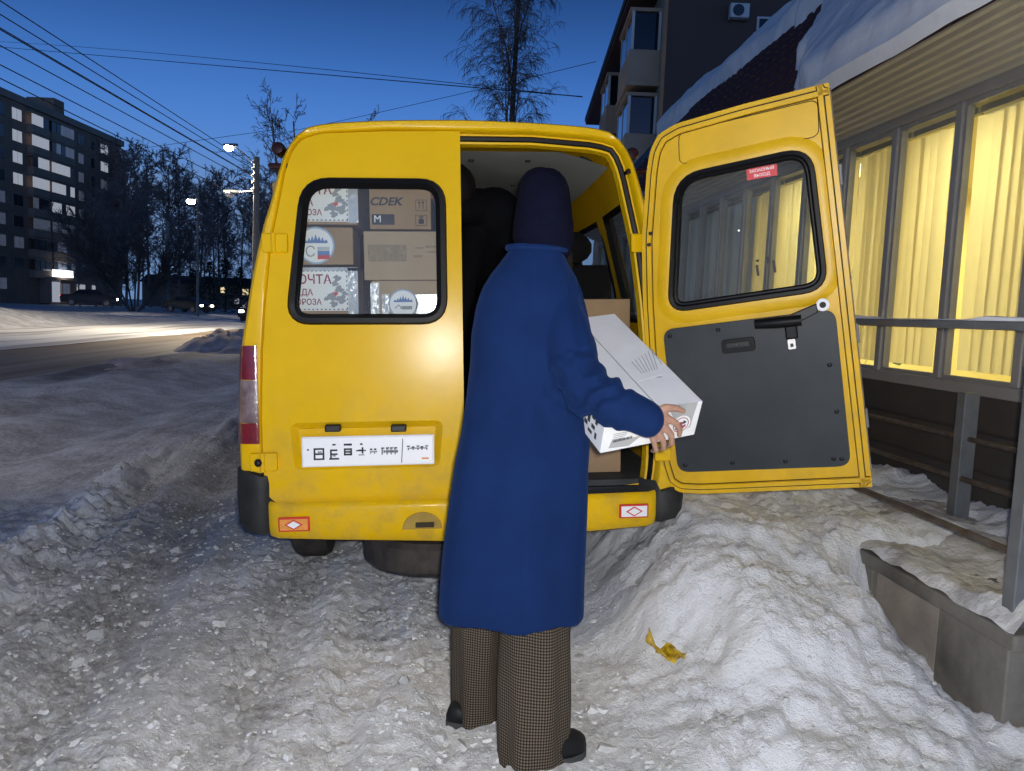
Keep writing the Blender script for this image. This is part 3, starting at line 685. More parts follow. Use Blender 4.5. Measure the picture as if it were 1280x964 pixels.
bg_ = MB().plate(Dp, [], P0, -.114, -.10).build('tow_cover', 'mattyellow' if 'mattyellow' in MT else mat('mattyellow', (.40, .25, .03), .6, var=.3, vscale=20).name, bmp, bevel=.004)
MB().box((cx+.01, -.1165, bd[0].z+.018), (.075, .006, .022)).build('cover_slot', 'seam', bg_, bevel=.003)
# roof marker lamps and brackets
for s, (a, b) in ((-1, ((342, 180), (345, 205))), (1, ((797, 187), (800, 212)))):
    p = vloc(*a); q_ = vloc(*b)
    ml = MB().lathe((p.x, .06, p.z), [(-.02, .012), (-.018, .022), (0, .027), (.07, .027), (.10, .018)], 'y', 16).build('marker_lamp', 'markerlens', van, True)
    MB().tube([(p.x, .09, p.z), (p.x-s*.05, .14, p.z-.02)], .02, 8).build('lamp_bracket', 'blackplastic', ml)
    MB().box((q_.x-s*.004, .06, q_.z), (.085, .10, .022)).build('gutter_bracket', 'markerlens', van, bevel=.007)
# underside: spare wheel, exhaust, wheels
tyreprof = [(-.09, .20), (-.095, .27), (-.088, .315), (-.06, .335), (.06, .335), (.088, .315), (.095, .27), (.09, .20)]
sw = MB().lathe((-.12, .46, .235), [(a*.85, b*1.06) for a, b in tyreprof], 'z', 40).build('spare_wheel', 'tyre', van, True)
MB().lathe((-.12, .46, .235), [(-.05, .19), (-.02, .21), (.03, .21)], 'z', 24).build('rim', 'rust', sw, True)
for v in (1.05, 3.95):
    for s in (-1, 1):
        w_ = MB().lathe((s*.79, v, .335), tyreprof, 'x', 36).build('wheel', 'tyre', van, True)
        MB().lathe((s*.79, v, .335), [(-.07, .195), (s*.02-.02, .2), (s*.02+.02, .16), (s*.05, .05), (.07*s if s > 0 else .07, .195)], 'x', 24).build('rim', 'metalgrey', w_, True)
MB().bx(-.55, .55, .2, 3.2, .42, .54).build('chassis', 'rust', van)
MB().tube([(-.7, 1.05, .33), (.7, 1.05, .33)], .07, 10).build('axle', 'rust', van)
MB().bx(-.80, -.60, .62, .64, .22, .52).build('mud_flap', 'blackplastic', van); MB().bx(.60, .80, .62, .64, .22, .52).build('mud_flap', 'blackplastic', van)
# cab and bonnet ahead of the passenger body
def sect(v, top, w0, low=.46):
    P = []
    for u, w in [(u, w) for u, w in prof]: P.append((u*w0, v, low+(w-.5)/(2.105-.5)*(top-low)))
    return P
cab = [sect(3.55, 2.105, 1.055), sect(3.75, 2.05, 1.05), sect(4.35, 1.42, 1.05), sect(4.6, 1.30, 1.05), sect(5.2, 1.08, 1.0), sect(5.38, .92, .96)]
cb = MB().loft(cab).build('cab', 'paint', van, True)
MB().add([(-.72, 3.80, 2.02), (.72, 3.80, 2.02), (.86, 4.34, 1.46), (-.86, 4.34, 1.46)], [(0, 1, 2, 3)]).build('windscreen', 'carglass', cb)
for s in (-1, 1):
    hd = MB().ball((s*.72, 5.33, .80), .13, 14, (1, .5, .8)).build('headlamp', 'clearlens', cb, True)
    mr_ = MB().box((s*1.12, 3.95, 1.5), (.16, .10, .26)).build('mirror', 'blackplastic', van, bevel=.03); MB().tube([(s*.9, 4.0, 1.4), (s*1.1, 3.97, 1.42)], .015, 6).build('mirror_arm', 'blackplastic', mr_)
def rake(o):
    for c in list(o.children)+[o]:
        if c.type != 'MESH' or c.data.get('raked'): continue
        c.data['raked'] = 1
        for v in c.data.vertices:
            f_ = max(0.0, min(1.0, (.5-v.co.y)/.45)); v.co.y += .050*(v.co.z-1.45)*f_
        c.data.update()
for o_ in list(van.children):
    if o_.name.split('.')[0] in ('rear_frame', 'door_seal', 'rear_door', 'hinge', 'tail_lamp', 'body_shell', 'marker_lamp', 'gutter_bracket'): rake(o_)
# ---------------- right rear door, swung open on its leaning hinge line
ho = Vector((.833, .010, .6)); hax = Vector((-.078, -.029, 1)).normalized()
DM = Matrix.Translation(ho) @ Matrix.Rotation(R(152.2), 4, hax) @ Matrix.Translation(-ho)
DMw = VM @ DM; DMwi = DMw.inverted()
def dloc(px, py, v=.05):
    n = np.array((DMw.to_3x3() @ Vector((0, 1, 0)))[:]); o = DMw @ Vector((0, v, 0)); p = onpl(px, py, n, n@np.array(o[:])); q = DMwi @ Vector(p); return (q.x, q.z)
olR = [(-u, w) for u, w in olL[::-1]]
winR_px = [(842, 224), (1000, 189), (1031, 348), (840, 386)]
gk = [dloc(*p) for p in ((846, 222), (1012, 186), (1032, 360), (838, 388))]
winR = rpoly(gk, [.10, .09, .08, .07])
rd = MB().plate(olR, [winR], P0, -.006, .046).xf(DM).build('rear_door', 'paint_inner', van, bevel=.004, angle=60); rd['label'] = 'open right rear door with dark inner panel and exit sticker'
bul = MB().loft([[(u, .046, w) for u, w in inset(winR, -.060)], [(u, .051, w) for u, w in inset(winR, -.045)], [(u, .054, w) for u, w in inset(winR, -.022)], [(u, .050, w) for u, w in inset(winR, .0)]], True, False).xf(DM).build('window_surround', 'paint_inner', rd, True)
ring_rail(winR, .050, .013, 'window_seal', 'rubber', rd, DM)
ring_rail(inset(winR, .013), .036, .012, 'window_seal', 'rubber', rd, DM)
MB().plate(inset(winR, .004), [], P0, .024, .027).xf(DM).build('pane', 'vanglass', rd)
MB().loft([[(u, .046, w) for u, w in inset(olR, .020)], [(u, .060, w) for u, w in inset(olR, .024)], [(u, .060, w) for u, w in inset(olR, .040)], [(u, .047, w) for u, w in inset(olR, .044)]], True, False).xf(DM).build('inner_frame', 'paint_inner', rd, True)
ring_rail(inset(olR, .0215), .0500, .004, 'seam_line', 'seam', rd, DM, 4); ring_rail(inset(olR, .0425), .050, .003, 'seam_line', 'seam', rd, DM, 4)
up = [dloc(*p) for p in ((849, 203), (850, 165), (1008, 125), (1022, 128), (1023, 164), (1010, 170))]
up = rpoly([dloc(849, 206), dloc(848, 166), dloc(1022, 124), dloc(1024, 170)], .03, 4)
ring_rail(up, .0468, .0018, 'pressed_line', 'seam', rd, DM, 4)
pn = rpoly([dloc(829, 412), dloc(1044, 386), dloc(1064, 582), dloc(848, 590)], [.045, .05, .05, .05])
pp = MB().plate(pn, [], P0, .047, .060).xf(DM).build('inner_panel', 'panel', rd, bevel=.005, angle=60)
for px, py in ((838, 420), (898, 412), (1046, 514), (1037, 456), (982, 576), (916, 578), (857, 581), (1042, 573), (1052, 573)):
    u, w = dloc(px, py); MB().ball((u, .060, w), .009, 10, (1, .6, 1)).xf(DM).build('panel_stud', 'blackplastic', rd, True)
# latch handle, grab handle
u0, w0 = dloc(904, 442); u1, w1 = dloc(943, 420)
MB().plate(rrect(min(u0, u1), max(u0, u1), min(w0, w1)+.0, max(w0, w1), .012, 3), [], P0, .059, .071).xf(DM).build('latch_plate', 'rubber', rd, bevel=.003)
uc, wc = (u0+u1)/2, (w0+w1)/2
MB().plate(rrect(uc-.045, uc+.045, wc-.006, wc+.014, .006, 3), [], P0, .070, .076).xf(DM).build('latch_lever', 'blackplastic', rd, bevel=.002)
MB().ball((uc+.004, .076, wc+.006), .006, 8).xf(DM).build('latch_screw', 'steel', rd, True)
A_, B_, C_, D_ = dloc(945, 404), dloc(1002, 399), dloc(1024, 381), dloc(1030, 380)
MB().tube([(A_[0], .085, A_[1]), ((A_[0]*.5+B_[0]*.5), .096, (A_[1]+B_[1])/2), (B_[0], .090, B_[1])], [.019, .023, .021], 12).xf(DM).build('grab_handle', 'rubber', rd, True)
e1 = dloc(990, 399); e2 = dloc(1022, 384)
arm = MB().loft([[(e1[0]+a, b, e1[1]+c) for a, b, c in ((0, .066, -.022), (0, .088, -.022), (0, .088, .022), (0, .066, .022))], [(e2[0]+a, b, e2[1]+c) for a, b, c in ((0, .066, -.018), (0, .084, -.018), (0, .084, .018), (0, .066, .018))]]).xf(DM).build('handle_arm', 'blackplastic', rd, bevel=.004)
MB().lathe((D_[0]+.004, .066, D_[1]), [(0, .024), (.016, .024), (.020, .014)], 'y', 16).xf(DM).build('handle_boss', 'white', rd, True)
MB().lathe((D_[0]+.004, .0865, D_[1]), [(0, .012), (.003, .011)], 'y', 12).xf(DM).build('boss_cap', 'rubber', rd)
k1 = dloc(990, 418); k2 = dloc(990, 430)
MB().box((k1[0], .070, k1[1]+.012), (.045, .02, .055)).xf(DM).build('latch_tongue', 'rubber', rd, bevel=.006)
MB().plate(rrect(k2[0]-.014, k2[0]+.014, k2[1]-.018, k2[1]+.02, .004, 2), [rrect(k2[0]-.006, k2[0]+.006, k2[1]-.010, k2[1]+.004, .002, 2)], P0, .062, .067).xf(DM).build('latch_buckle', 'steel', rd)
st = [dloc(*p, .024) for p in ((933, 212), (971, 205), (972, 219), (934, 226))]
stp = MB().plate(st, [], P0, .028, .0295).xf(DM).build('exit_sticker', 'stickerred', rd)
ex = Vector((st[1][0]-st[0][0], 0, st[1][1]-st[0][1])); ey = Vector((st[0][0]-st[3][0], 0, st[0][1]-st[3][1])); ctr = sum([Vector((a, .0302, b)) for a, b in st], Vector())/4
for k, s_ in ((.22, 'ЗАПАСНЫЙ'), (-.22, 'ВЫХОД')):
    text(s_, ex.length*.142, DM @ frame_M(ctr+ey*k, ex, ey), 'white', rd, 'sticker_lettering', bold=.012)
# glass print, latches on the free edge, plug buttons
for px, py, h_ in ((947, 338, 14), (960, 325, 8), (968, 333, 16), (947, 326, 3)):
    u, w = dloc(px, py, .024); MB().box((u, .0285, w), (.010, .001, .0030*h_)).xf(DM).build('glass_mark', 'ink', rd)
for px, py in ((814, 292), (812, 306), (831, 568)):
    u, w = dloc(px, py); MB().ball((u, .061, w), .009, 10, (1, .5, 1)).xf(DM).build('plug', 'seam', rd, True)
for w in (1.72, 1.13, .80): MB().box((.001, .02, w), (.014, .026, .075)).xf(DM).build('edge_latch', 'metalgrey', rd, bevel=.003)
MB().bx(.0015, .0055, .004, .038, .56, 2.03).xf(DM).build('edge_strip', 'rust', rd)
# seats in the van
def seat(u, v, name='van_seat', label=None):
    e = empty(name, VM @ Matrix.Translation((u, v, .60)), label, 'seat', 'seats inside the minibus')
    MB().bx(-.22, .22, -.05, .42, .36, .48).build('cushion', 'darkfabric', e, bevel=.04, seg=3)
    mb = MB().loft([[(a*.24, y+.06*z, z) for a, y in ((-1, -.06), (-.8, -.10), (.8, -.10), (1, -.06), (1, .02), (-1, .02))] for z in (.40, .62, .86, .98)]); mb.build('backrest', 'darkfabric', e, True, bevel=.03)
    MB().ball((0, .03, 1.08), .13, 14, (1, .45, .75)).build('headrest', 'darkfabric', e, True)
    for a in (-.18, .18): MB().bx(a-.02, a+.02, .0, .36, .0, .37).build('leg', 'metalgrey', e)
seat(.655, 1.22, 'bench_seat', label='black fabric seat beside the right side window of the minibus')
seat(-.35, 2.3, 'bench_seat', label='black fabric seat behind the parcels in the minibus'); 
# ---------------- parcels
def parcel(u0, u1, v0, v1, w0, w1, m, label, tape_=False, name='parcel'):
    M = VM @ Matrix.Translation(((u0+u1)/2, (v0+v1)/2, w0)); e = empty(name, M, label, 'parcel'); hx, hy, hh = (u1-u0)/2, (v1-v0)/2, w1-w0
    MB().bx(-hx, hx, -hy, hy, 0, hh).build('carton', m, e, bevel=.004)
    return e, hx, hy, hh
def win_box(a, b, v, depth, m, label, **k):
    p, q_ = vloc(*a, v), vloc(*b, v); return parcel(p.x, q_.x, v, v+depth, q_.z, p.z, m, label, **k)+(p, q_)
def on(e, hx, hy, hh, px, py, v, base):  # pixel to local front face coords of a parcel
    p = vloc(px, py, v); return p.x-base[0], p.z-base[1]
def front(e, hy, pts, m, name, t=.0015, k=0):
    MB().plate(pts, [], lambda a, b, d: (a, -hy-.001-d-.0015*k, b), t, 0).build(name, m, e)
def ft(e, hy, s, size, a, b, m, k=1, **kw): text(s, size, frame_M((a, -hy-.002-.0016*k, b), (1, 0, 0), (0, 0, 1)), m, e, **kw)
VW = .13
def stamp_box(a, b, label):
    e, hx, hy, hh, p, q_ = win_box(a, b, VW, .30, 'cardboard', label); cx, cz = (p.x+q_.x)/2, q_.z
    L = lambda px, py: (vloc(px, py, VW).x-cx, vloc(px, py, VW).z-cz)
    return e, hy, L, hx, hh
def post_stamp(e, hy, L, dy):
    x0, z0 = L(352, 389+dy); x1, z1 = L(435, 337+dy)
    front(e, hy, [(x0, z0), (x1, z0), (x1, z1), (x0, z1)], 'white', 'stamp')
    n = 16
    for i in range(n):
        a = x0+(x1-x0)*(i+.5)/n
        for z in (z0+.006, z1-.006): front(e, hy, [(a-.004, z-.002), (a+.004, z-.002), (a+.004, z+.002), (a-.004, z+.002)], 'ink', 'perforation', k=1)
    for i in range(9):
        z = z0+(z1-z0)*(i+.5)/9
        front(e, hy, [(x1-.008, z-.004), (x1-.004, z-.004), (x1-.004, z+.004), (x1-.008, z+.004)], 'ink', 'perforation', k=1)
    for s_, px, py, h_, m_, wd in (('ПОЧТА', 388, 350+dy, .052, 'inkmaroon', .95), ('ДЕДА', 377, 366+dy, .036, 'inkmaroon', .9), ('МОРОЗА', 382, 378+dy, .034, 'inkmaroon', .9)):
        a, b = L(px, py); ft(e, hy, s_, h_, a, b, m_, bold=.02, wide=wd)
    # generic dark sprig print
    for k, (px, py, r, m_) in enumerate(((422, 348, .016, 'inkgrey'), (419, 355, .014, 'inkgrey'), (424, 362, .018, 'inkgrey'), (414, 371, .020, 'inkgrey'), (426, 374, .022, 'inkgrey'), (420, 367, .010, 'inkred'), (418, 380, .016, 'inkgrey'), (431, 367, .012, 'inkgrey'), (408, 374, .010, 'inkgrey'))):
        a, b = L(px, py+dy); front(e, hy, [(a+r*(1+.35*math.sin(5*t+k))*math.cos(t), b+r*(1+.35*math.cos(3*t+k))*math.sin(t)*.8) for t in np.linspace(0, 6.28, 12)[:-1]], m_, 'print', k=1+k*.1)
def tape_strip(e, hy, pts, k=2): front(e, hy, pts, 'tape', 'tape', k=k)
a, hy, L, hx, hh = stamp_box((340, 228), (447, 281), 'taped parcel with large post stamp on top of the left stack behind the door window'); post_stamp(a, hy, L, -112+0)
x0, z0 = L(436, 279); x1, z1 = L(447, 229); tape_strip(a, hy, [(x0, z0), (x1, z0), (x1, z1), (x0, z1)])
a, hy, L, hx, hh = stamp_box((340, 284), (442, 331), 'plain brown parcel with round tricolour sticker in the left stack')
def roundel(e, hy, L, px, py, r, flag=True):
    cx_, cz_ = L(px, py); C = lambda rr: [(cx_+rr*math.cos(t), cz_+rr*math.sin(t)) for t in np.linspace(0, 6.283, 33)[:-1]]
    front(e, hy, C(r), 'inkblue_pale' if 'inkblue_pale' in MT else mat('inkblue_pale', (.30, .42, .58), .6).name, 'sticker'); front(e, hy, C(r*.90), 'white', 'sticker', k=1)
    sk = [(-.65, .18), (-.55, .30), (-.45, .2), (-.35, .42), (-.28, .24), (-.18, .52), (-.1, .28), (0, .6), (.1, .3), (.18, .5), (.28, .24), (.36, .44), (.46, .22), (.56, .32), (.65, .18), (.6, .12), (-.6, .12)]
    front(e, hy, [(cx_+x*r, cz_+y*r) for x, y in sk], 'inkblue', 'skyline', k=2)
    if flag:
        for i, m_ in enumerate(('inkpale', 'inkblue', 'inkred')):
            z1_ = cz_-.02*r*0-r*(.08+.22*i); front(e, hy, [(cx_+.08*r, z1_-.22*r), (cx_+.72*r, z1_-.22*r), (cx_+.72*r, z1_), (cx_+.08*r, z1_)], m_, 'flag_band', k=2)
        ft(e, hy, 'С', r*.8, cx_-.30*r, cz_-.36*r, 'inkgrey', k=2)
    else:
        front(e, hy, [(cx_-.1*r, cz_-.38*r), (cx_+.6*r, cz_-.38*r), (cx_+.6*r, cz_-.14*r), (cx_-.1*r, cz_-.14*r)], 'inkgrey', 'banner', k=2)
        MB().tube([(cx_-.55*r, -hy-.007, cz_-.3*r), (cx_-.3*r, -hy-.007, cz_-.05*r), (cx_-.12*r, -hy-.007, cz_-.32*r)], .003, 4).build('banner_line', 'inkgrey', e)
roundel(a, hy, L, 395, 307, .077)
a, hy, L, hx, hh = stamp_box((340, 334), (447, 396), 'foil-taped parcel with large post stamp low in the left stack'); post_stamp(a, hy, L, 0)
x0, z0 = L(436, 394); x1, z1 = L(447, 335); tape_strip(a, hy, [(x0, z0), (x1, z0), (x1, z1), (x0, z1)])
x0, z0 = L(345, 336.5); x1, z1 = L(447, 334.5); tape_strip(a, hy, [(x0, z0-.008), (x1, z0-.008), (x1, z1), (x0, z1)])
e, hx, hy, hh, p, q_ = win_box((461, 236), (539, 287), VW+.03, .30, 'cardboard', 'brown parcel printed with courier lettering and handling symbols behind the door window'); cx, cz = (p.x+q_.x)/2, q_.z
L = lambda px, py: (vloc(px, py, VW+.03).x-cx, vloc(px, py, VW+.03).z-cz)
a_, b_ = L(483, 252.5); text('CDEK', .046, frame_M((a_, -hy-.003, b_), (1, 0, 0), (.28, 0, 1)) @ Matrix(((1, .28, 0, 0), (0, 1, 0, 0), (0, 0, 1, 0), (0, 0, 0, 1))), 'ink', e, bold=.03, wide=1.12)
x0, z0 = L(465, 281); x1, z1 = L(493, 268); front(e, hy, [(x0, z0), (x1, z0), (x1, z1), (x0, z1)], 'ink', 'size_block'); a_, b_ = L(472, 274.3); ft(e, hy, 'M', .042, a_, b_, 'white', k=1)
def outl(x0, z0, x1, z1, t=.002):
    MB().plate([(x0, z0), (x1, z0), (x1, z1), (x0, z1)], [[(x0+t, z0+t), (x1-t, z0+t), (x1-t, z1-t), (x0+t, z1-t)]], lambda a, b, d: (a, -hy-.001-d, b), .0015, 0).build('symbol_frame', 'ink', e)
x0, z0 = L(519.5, 264); x1, z1 = L(533.5, 250); outl(x0, z0, x1, z1)
for d in (.33, .66):
    xm = x0+(x1-x0)*d; front(e, hy, [(xm-.0015, z0+.01), (xm+.0015, z0+.01), (xm+.0015, z1-.012), (xm-.0015, z1-.012)], 'ink', 'arrow'); front(e, hy, [(xm-.006, z1-.014), (xm+.006, z1-.014), (xm, z1-.005)], 'ink', 'arrow', k=.2)
x0, z0 = L(519.5, 282.5); x1, z1 = L(533.5, 269); outl(x0, z0, x1, z1); xm, zm = (x0+x1)/2, (z0+z1)/2
front(e, hy, [(xm-.011+.0*i, zm-.014) for i in (0,)]+[(xm+.011, zm-.014), (xm+.012, zm), (xm+.006, zm+.008), (xm-.006, zm+.008), (xm-.012, zm)], 'ink', 'weight_symbol'); front(e, hy, [(xm-.011, zm+.012), (xm+.011, zm+.012), (xm+.008, zm+.017), (xm-.008, zm+.017)], 'ink', 'weight_symbol')
e, hx, hy, hh, p, q_ = win_box((454, 289), (560, 350), VW, .34, 'cardboard_pale', 'plain pale brown parcel in the middle of the right stack behind the door window'); cx, cz = (p.x+q_.x)/2, q_.z
L = lambda px, py: (vloc(px, py, VW).x-cx, vloc(px, py, VW).z-cz)
mat('faint', (.33, .245, .155), .9, var=.3, vscale=60)
for a0, b0, a1, b1 in ((460, 327, 508, 306), (519, 311, 530, 309), (532, 310, 546, 307), (517, 322, 528, 319), (532, 316, 546, 314)):
    x0, z0 = L(a0, b0); x1, z1 = L(a1, b1); front(e, hy, [(x0, z0), (x1, z0), (x1, z1), (x0, z1)], 'faint', 'faded_print')
e, hx, hy, hh, p, q_ = win_box((464, 351), (560, 410), VW+.01, .32, 'cardboard_pale', 'shiny taped parcel with round skyline sticker low in the right stack'); cx, cz = (p.x+q_.x)/2, q_.z
L = lambda px, py: (vloc(px, py, VW+.01).x-cx, vloc(px, py, VW+.01).z-cz)
x0, z0 = L(464, 396); x1, z1 = L(474, 354); tape_strip(e, hy, [(x0, z0), (x1, z0), (x1, z1), (x0, z1)], 0)
for a0, a1 in ((478, 486), (520, 546)):
    x0, z0 = L(a0, 400); x1, z1 = L(a1, 368); tape_strip(e, hy, [(x0, z0), (x1, z0), (x1, z1), (x0, z1)], 0)
roundel(e, hy, L, 504, 380, .062, False)
zb = vloc(400, 396, VW).z
parcel(-.74, -.42, .13, .45, .602, .602+(zb-.602)*.5-.002, 'cardboard', 'brown parcel at the bottom of the left stack in the minibus')
parcel(-.74, -.42, .13, .45, .602+(zb-.602)*.5, zb-.002, 'cardboard_pale', 'brown parcel second from the bottom of the left stack')
zb2 = vloc(500, 410, VW+.01).z
parcel(-.40, -.06, .14, .46, .602, zb2-.002, 'cardboard', 'tall brown parcel under the right stack in the minibus')
# parcels seen through the open half
p, q_ = vloc(735, 374, .55), vloc(790, 400, .55)
e, hx, hy, hh = parcel(.30, q_.x-.01, .55, .95, p.z-.30, p.z, 'cardboard', 'brown taped parcel beyond the white carton inside the open van')
MB().bx(-hx+.12, -hx+.18, -hy-.003, -hy-.001, .12, .299).build('tape', 'tape', e); MB().bx(-hx, -hx+.09, -hy-.003, -hy-.001, .14, .298).build('label', 'white', e)
zz = p.z-.30
p, q_ = vloc(700, 545, .16), vloc(776, 580, .16)
e, hx, hy, hh = parcel(.10, q_.x, .16, .52, .602, .602+.30, 'cardboard', 'brown parcel standing on the van floor under the white carton')
parcel(.28, .72, .56, .98, .602, zz-.002, 'darkfabric', 'black bag-like crate under the taped parcel in the van', name='crate')
# ================================================================== shop building on the right (long glazed front parallel to the van)
XF, ZS, ZH = 2.80, 1.045, 2.555
shop = empty('shop_building', Matrix.Translation((XF, 0, 0)), 'long low shop with lit glazed front and snowy dark-red roof', 'building')
Y0s, Y1s = .9, 13.6
def S(x): return x-XF
ybr = [.92+.595*k for k in range(22)]
off_ = 4.065-min(ybr, key=lambda y: abs(y-4.065)); ybr = [y+off_ for y in ybr]; Y0s, Y1s = ybr[0], ybr[-1]
MB().bx(0, .10, Y0s, Y1s, -.2, ZS-.05).build('base_wall', 'lowerwall', shop)
MB().bx(-.03, .16, Y0s, Y1s, ZS-.05, ZS+.012).build('sill', 'frame', shop, bevel=.006)
MB().bx(-.02, .16, Y0s, Y1s, ZH, ZH+.075).build('head_rail', 'frame', shop, bevel=.006)
for y in ybr: MB().bx(-.020, .055, y-.027, y+.027, ZS+.012, ZH).build('mullion', 'frame', shop, bevel=.006)
for i in range(len(ybr)-1):
    a, b = ybr[i]+.027, ybr[i+1]-.027
    mb = MB()
    for q_ in ((a, a+.016, ZS+.012, ZH), (b-.016, b, ZS+.012, ZH), (a+.016, b-.016, ZS+.012, ZS+.035), (a+.016, b-.016, ZH-.025, ZH)): mb.bx(.000, .040, *q_)
    w_ = mb.build('window', 'frame', shop)
    MB().bx(.016, .022, a+.014, b-.014, ZS+.033, ZH-.023).build('pane', 'shopglass', w_)
for k in range(3): MB().bx(-.012-.004*k, 0, Y0s, Y1s, .42+.2*k, .42+.2*k+.185).build('cladding_strip', 'lowerwall', shop, bevel=.004)
# soffit of ribbed strips up to the eave
EX, EZ = 2.40, 2.80
for k in range(8):
    t0, t1 = k/8, (k+.72)/8; A = (S(2.785+(EX-2.785)*t0), 2.635+(EZ-2.635)*t0); B = (S(2.785+(EX-2.785)*t1), 2.635+(EZ-2.635)*t1)
    nx_, nz_ = -.38, -.92
    ring = [(A[0], A[1]), (A[0]+nx_*.022+(B[0]-A[0])*.2, A[1]+nz_*.026+(B[1]-A[1])*.2), (A[0]+(B[0]-A[0])*.8+nx_*.022, A[1]+(B[1]-A[1])*.8+nz_*.026), (B[0], B[1]), (B[0]+.01, B[1]+.02), (A[0]+.01, A[1]+.02)]
    MB().loft([[(x, y, z) for x, z in ring] for y in (Y0s, Y1s)]).build('soffit_strip', 'siding', shop)
MB().loft([[(x, y, z) for x, z in ((S(2.80), 2.66), (S(EX), 2.826), (S(EX), 2.84), (S(2.82), 2.70))] for y in (Y0s, Y1s)]).build('soffit_board', 'siding', shop)
MB().bx(S(EX)-.02, S(EX)+.01, Y0s-.1, Y1s+.1, EZ-.01, EZ+.10).build('fascia', 'frame', shop)
# roof: steep slope
SL = 1.19; RX = 4.05
def rz(x): return 2.88+(x-2.38)*SL
MB().loft([[(x, y, z) for x, z in ((S(2.33), rz(2.33)-.03), (S(RX), rz(RX)-.03), (S(RX), rz(RX)-.14), (S(2.33), rz(2.33)-.09))] for y in (Y0s-.1, Y1s+.1)]).build('roof', 'roofsheet', shop)
MB().loft([[(x, y, z) for x, z in ((S(RX), rz(RX)-.03), (S(6.6), rz(RX)-.25), (S(6.6), rz(RX)-.4), (S(RX), rz(RX)-.14))] for y in (Y0s-.1, Y1s+.1)]).build('flat_roof', 'roofsheet', shop)
MB().bx(S(6.5), S(6.7), Y0s, Y1s, -.2, rz(RX)-.4).build('back_wall', 'lowerwall', shop)
for y in (Y0s+.03, Y1s-.14): MB().add([(S(2.82), y, -.2), (S(6.5), y, -.2), (S(6.5), y, rz(RX)-.42), (S(RX), y, rz(RX)-.16), (S(2.84), y, 2.70)]+[(S(2.82), y+.1, -.2), (S(6.5), y+.1, -.2), (S(6.5), y+.1, rz(RX)-.42), (S(RX), y+.1, rz(RX)-.16), (S(2.84), y+.1, 2.70)], [(0, 1, 2, 3, 4), (9, 8, 7, 6, 5)]+[(i, (i+1) % 5, 5+(i+1) % 5, 5+i) for i in range(5)]).build('gable_wall', 'roomwall', shop)
# metal roof tiles in the bare patch, each its own curved pan
nrm = Vector((-SL, 0, 1)).normalized(); upv = Vector((1, 0, SL)).normalized(); TW, TL = .185, .25
V = []; F = []; nn = 7
for r_, (s_, lift) in enumerate(((0.0, .030), (.012, .038), (TL, .014))):
    for k in range(nn):
        t = k/(nn-1); h_ = lift*.6+.026*math.sin(math.pi*t)**1.3-(.03 if r_ == 0 else 0); p = upv*s_+Vector((0, 1, 0))*(t-.5)*TW+nrm*h_; V.append(p)
F = [(r_*nn+k, r_*nn+k+1, (r_+1)*nn+k+1, (r_+1)*nn+k) for r_ in range(2) for k in range(nn-1)]
tile0 = MB().add(V, F).build('roof_tile', 'rooftile', shop, True); tm = tile0.data; tile0.location = (S(2.36), 5.6, rz(2.36)); cnt = 1
slopeL = (RX-2.36)*math.hypot(1, SL)
for j in range(int(slopeL/TL)):
    for i in range(36):
        x = 2.36+j*TL/math.hypot(1, SL); y = 5.0+i*TW*1.0
        if (i == 0 and j == 0) or y < 5.1+(x-2.71)*1.64 or cnt > 295: continue
        o = bpy.data.objects.new('roof_tile', tm); link(o, shop); o.location = (S(x), y, rz(x)); cnt += 1
# snow lying on the roof
def roof_snow():
    ys = np.linspace(Y0s-.15, Y1s+.15, 300); ts = np.linspace(2.24, RX+.12, 64); YY, XX = np.meshgrid(ys, ts, indexing='ij')
    e1 = .22*fbm(YY*1.1, XX*1.5, 4, 81)+.10*fbm(YY*4, XX*4, 3, 82)
    right = 5.75+(XX-2.71)*1.64-YY+e1*2.0
    top = (XX-3.62)+e1*.55-.05*(YY-8)*.4
    th = np.maximum(ss(0, .35, right), ss(0, .16, top))
    spot = (fbm(YY*2.2, XX*2.4, 3, 85) > .50)*.25
    th = np.maximum(th, spot*0.3)
    T = (.17+.05*fbm(YY*.9, XX*.9, 3, 83)+.02*fbm(YY*5, XX*5, 3, 84))*th
    edge = ss(2.24, 2.36, XX); T = T*(.35+.65*edge)
    A = np.array([nrm.x, 0, nrm.z]); P = np.stack([XX-XF, YY, rz(XX)+.01], -1)+A*T[..., None]
    P[:, -1, 2] -= .15
    B = P.copy(); n1, n2 = P.shape[:2]; idx = np.arange(n1*n2).reshape(n1, n2); F = []
    for i in range(n1-1):
        for j in range(n2-1):
            if max(T[i, j], T[i+1, j], T[i, j+1], T[i+1, j+1]) > .012: F.append((idx[i, j], idx[i+1, j], idx[i+1, j+1], idx[i, j+1]))
    mb = MB(); mb.v = [tuple(p) for p in P.reshape(-1, 3)]; mb.f = [tuple(map(int, f)) for f in F]
    # underside lip at the eave
    k = len(mb.v); mb.v += [(float(P[i, 0, 0])+.04, float(P[i, 0, 1]), float(P[i, 0, 2])-.07) for i in range(n1)]
    for i in range(n1-1):
        if max(T[i, 0], T[i+1, 0]) > .012: mb.f.append((int(idx[i, 0]), k+i, k+i+1, int(idx[i+1, 0])))
    mb.build('roof_snow', 'snowpatch', shop, True, fix=False)
roof_snow()
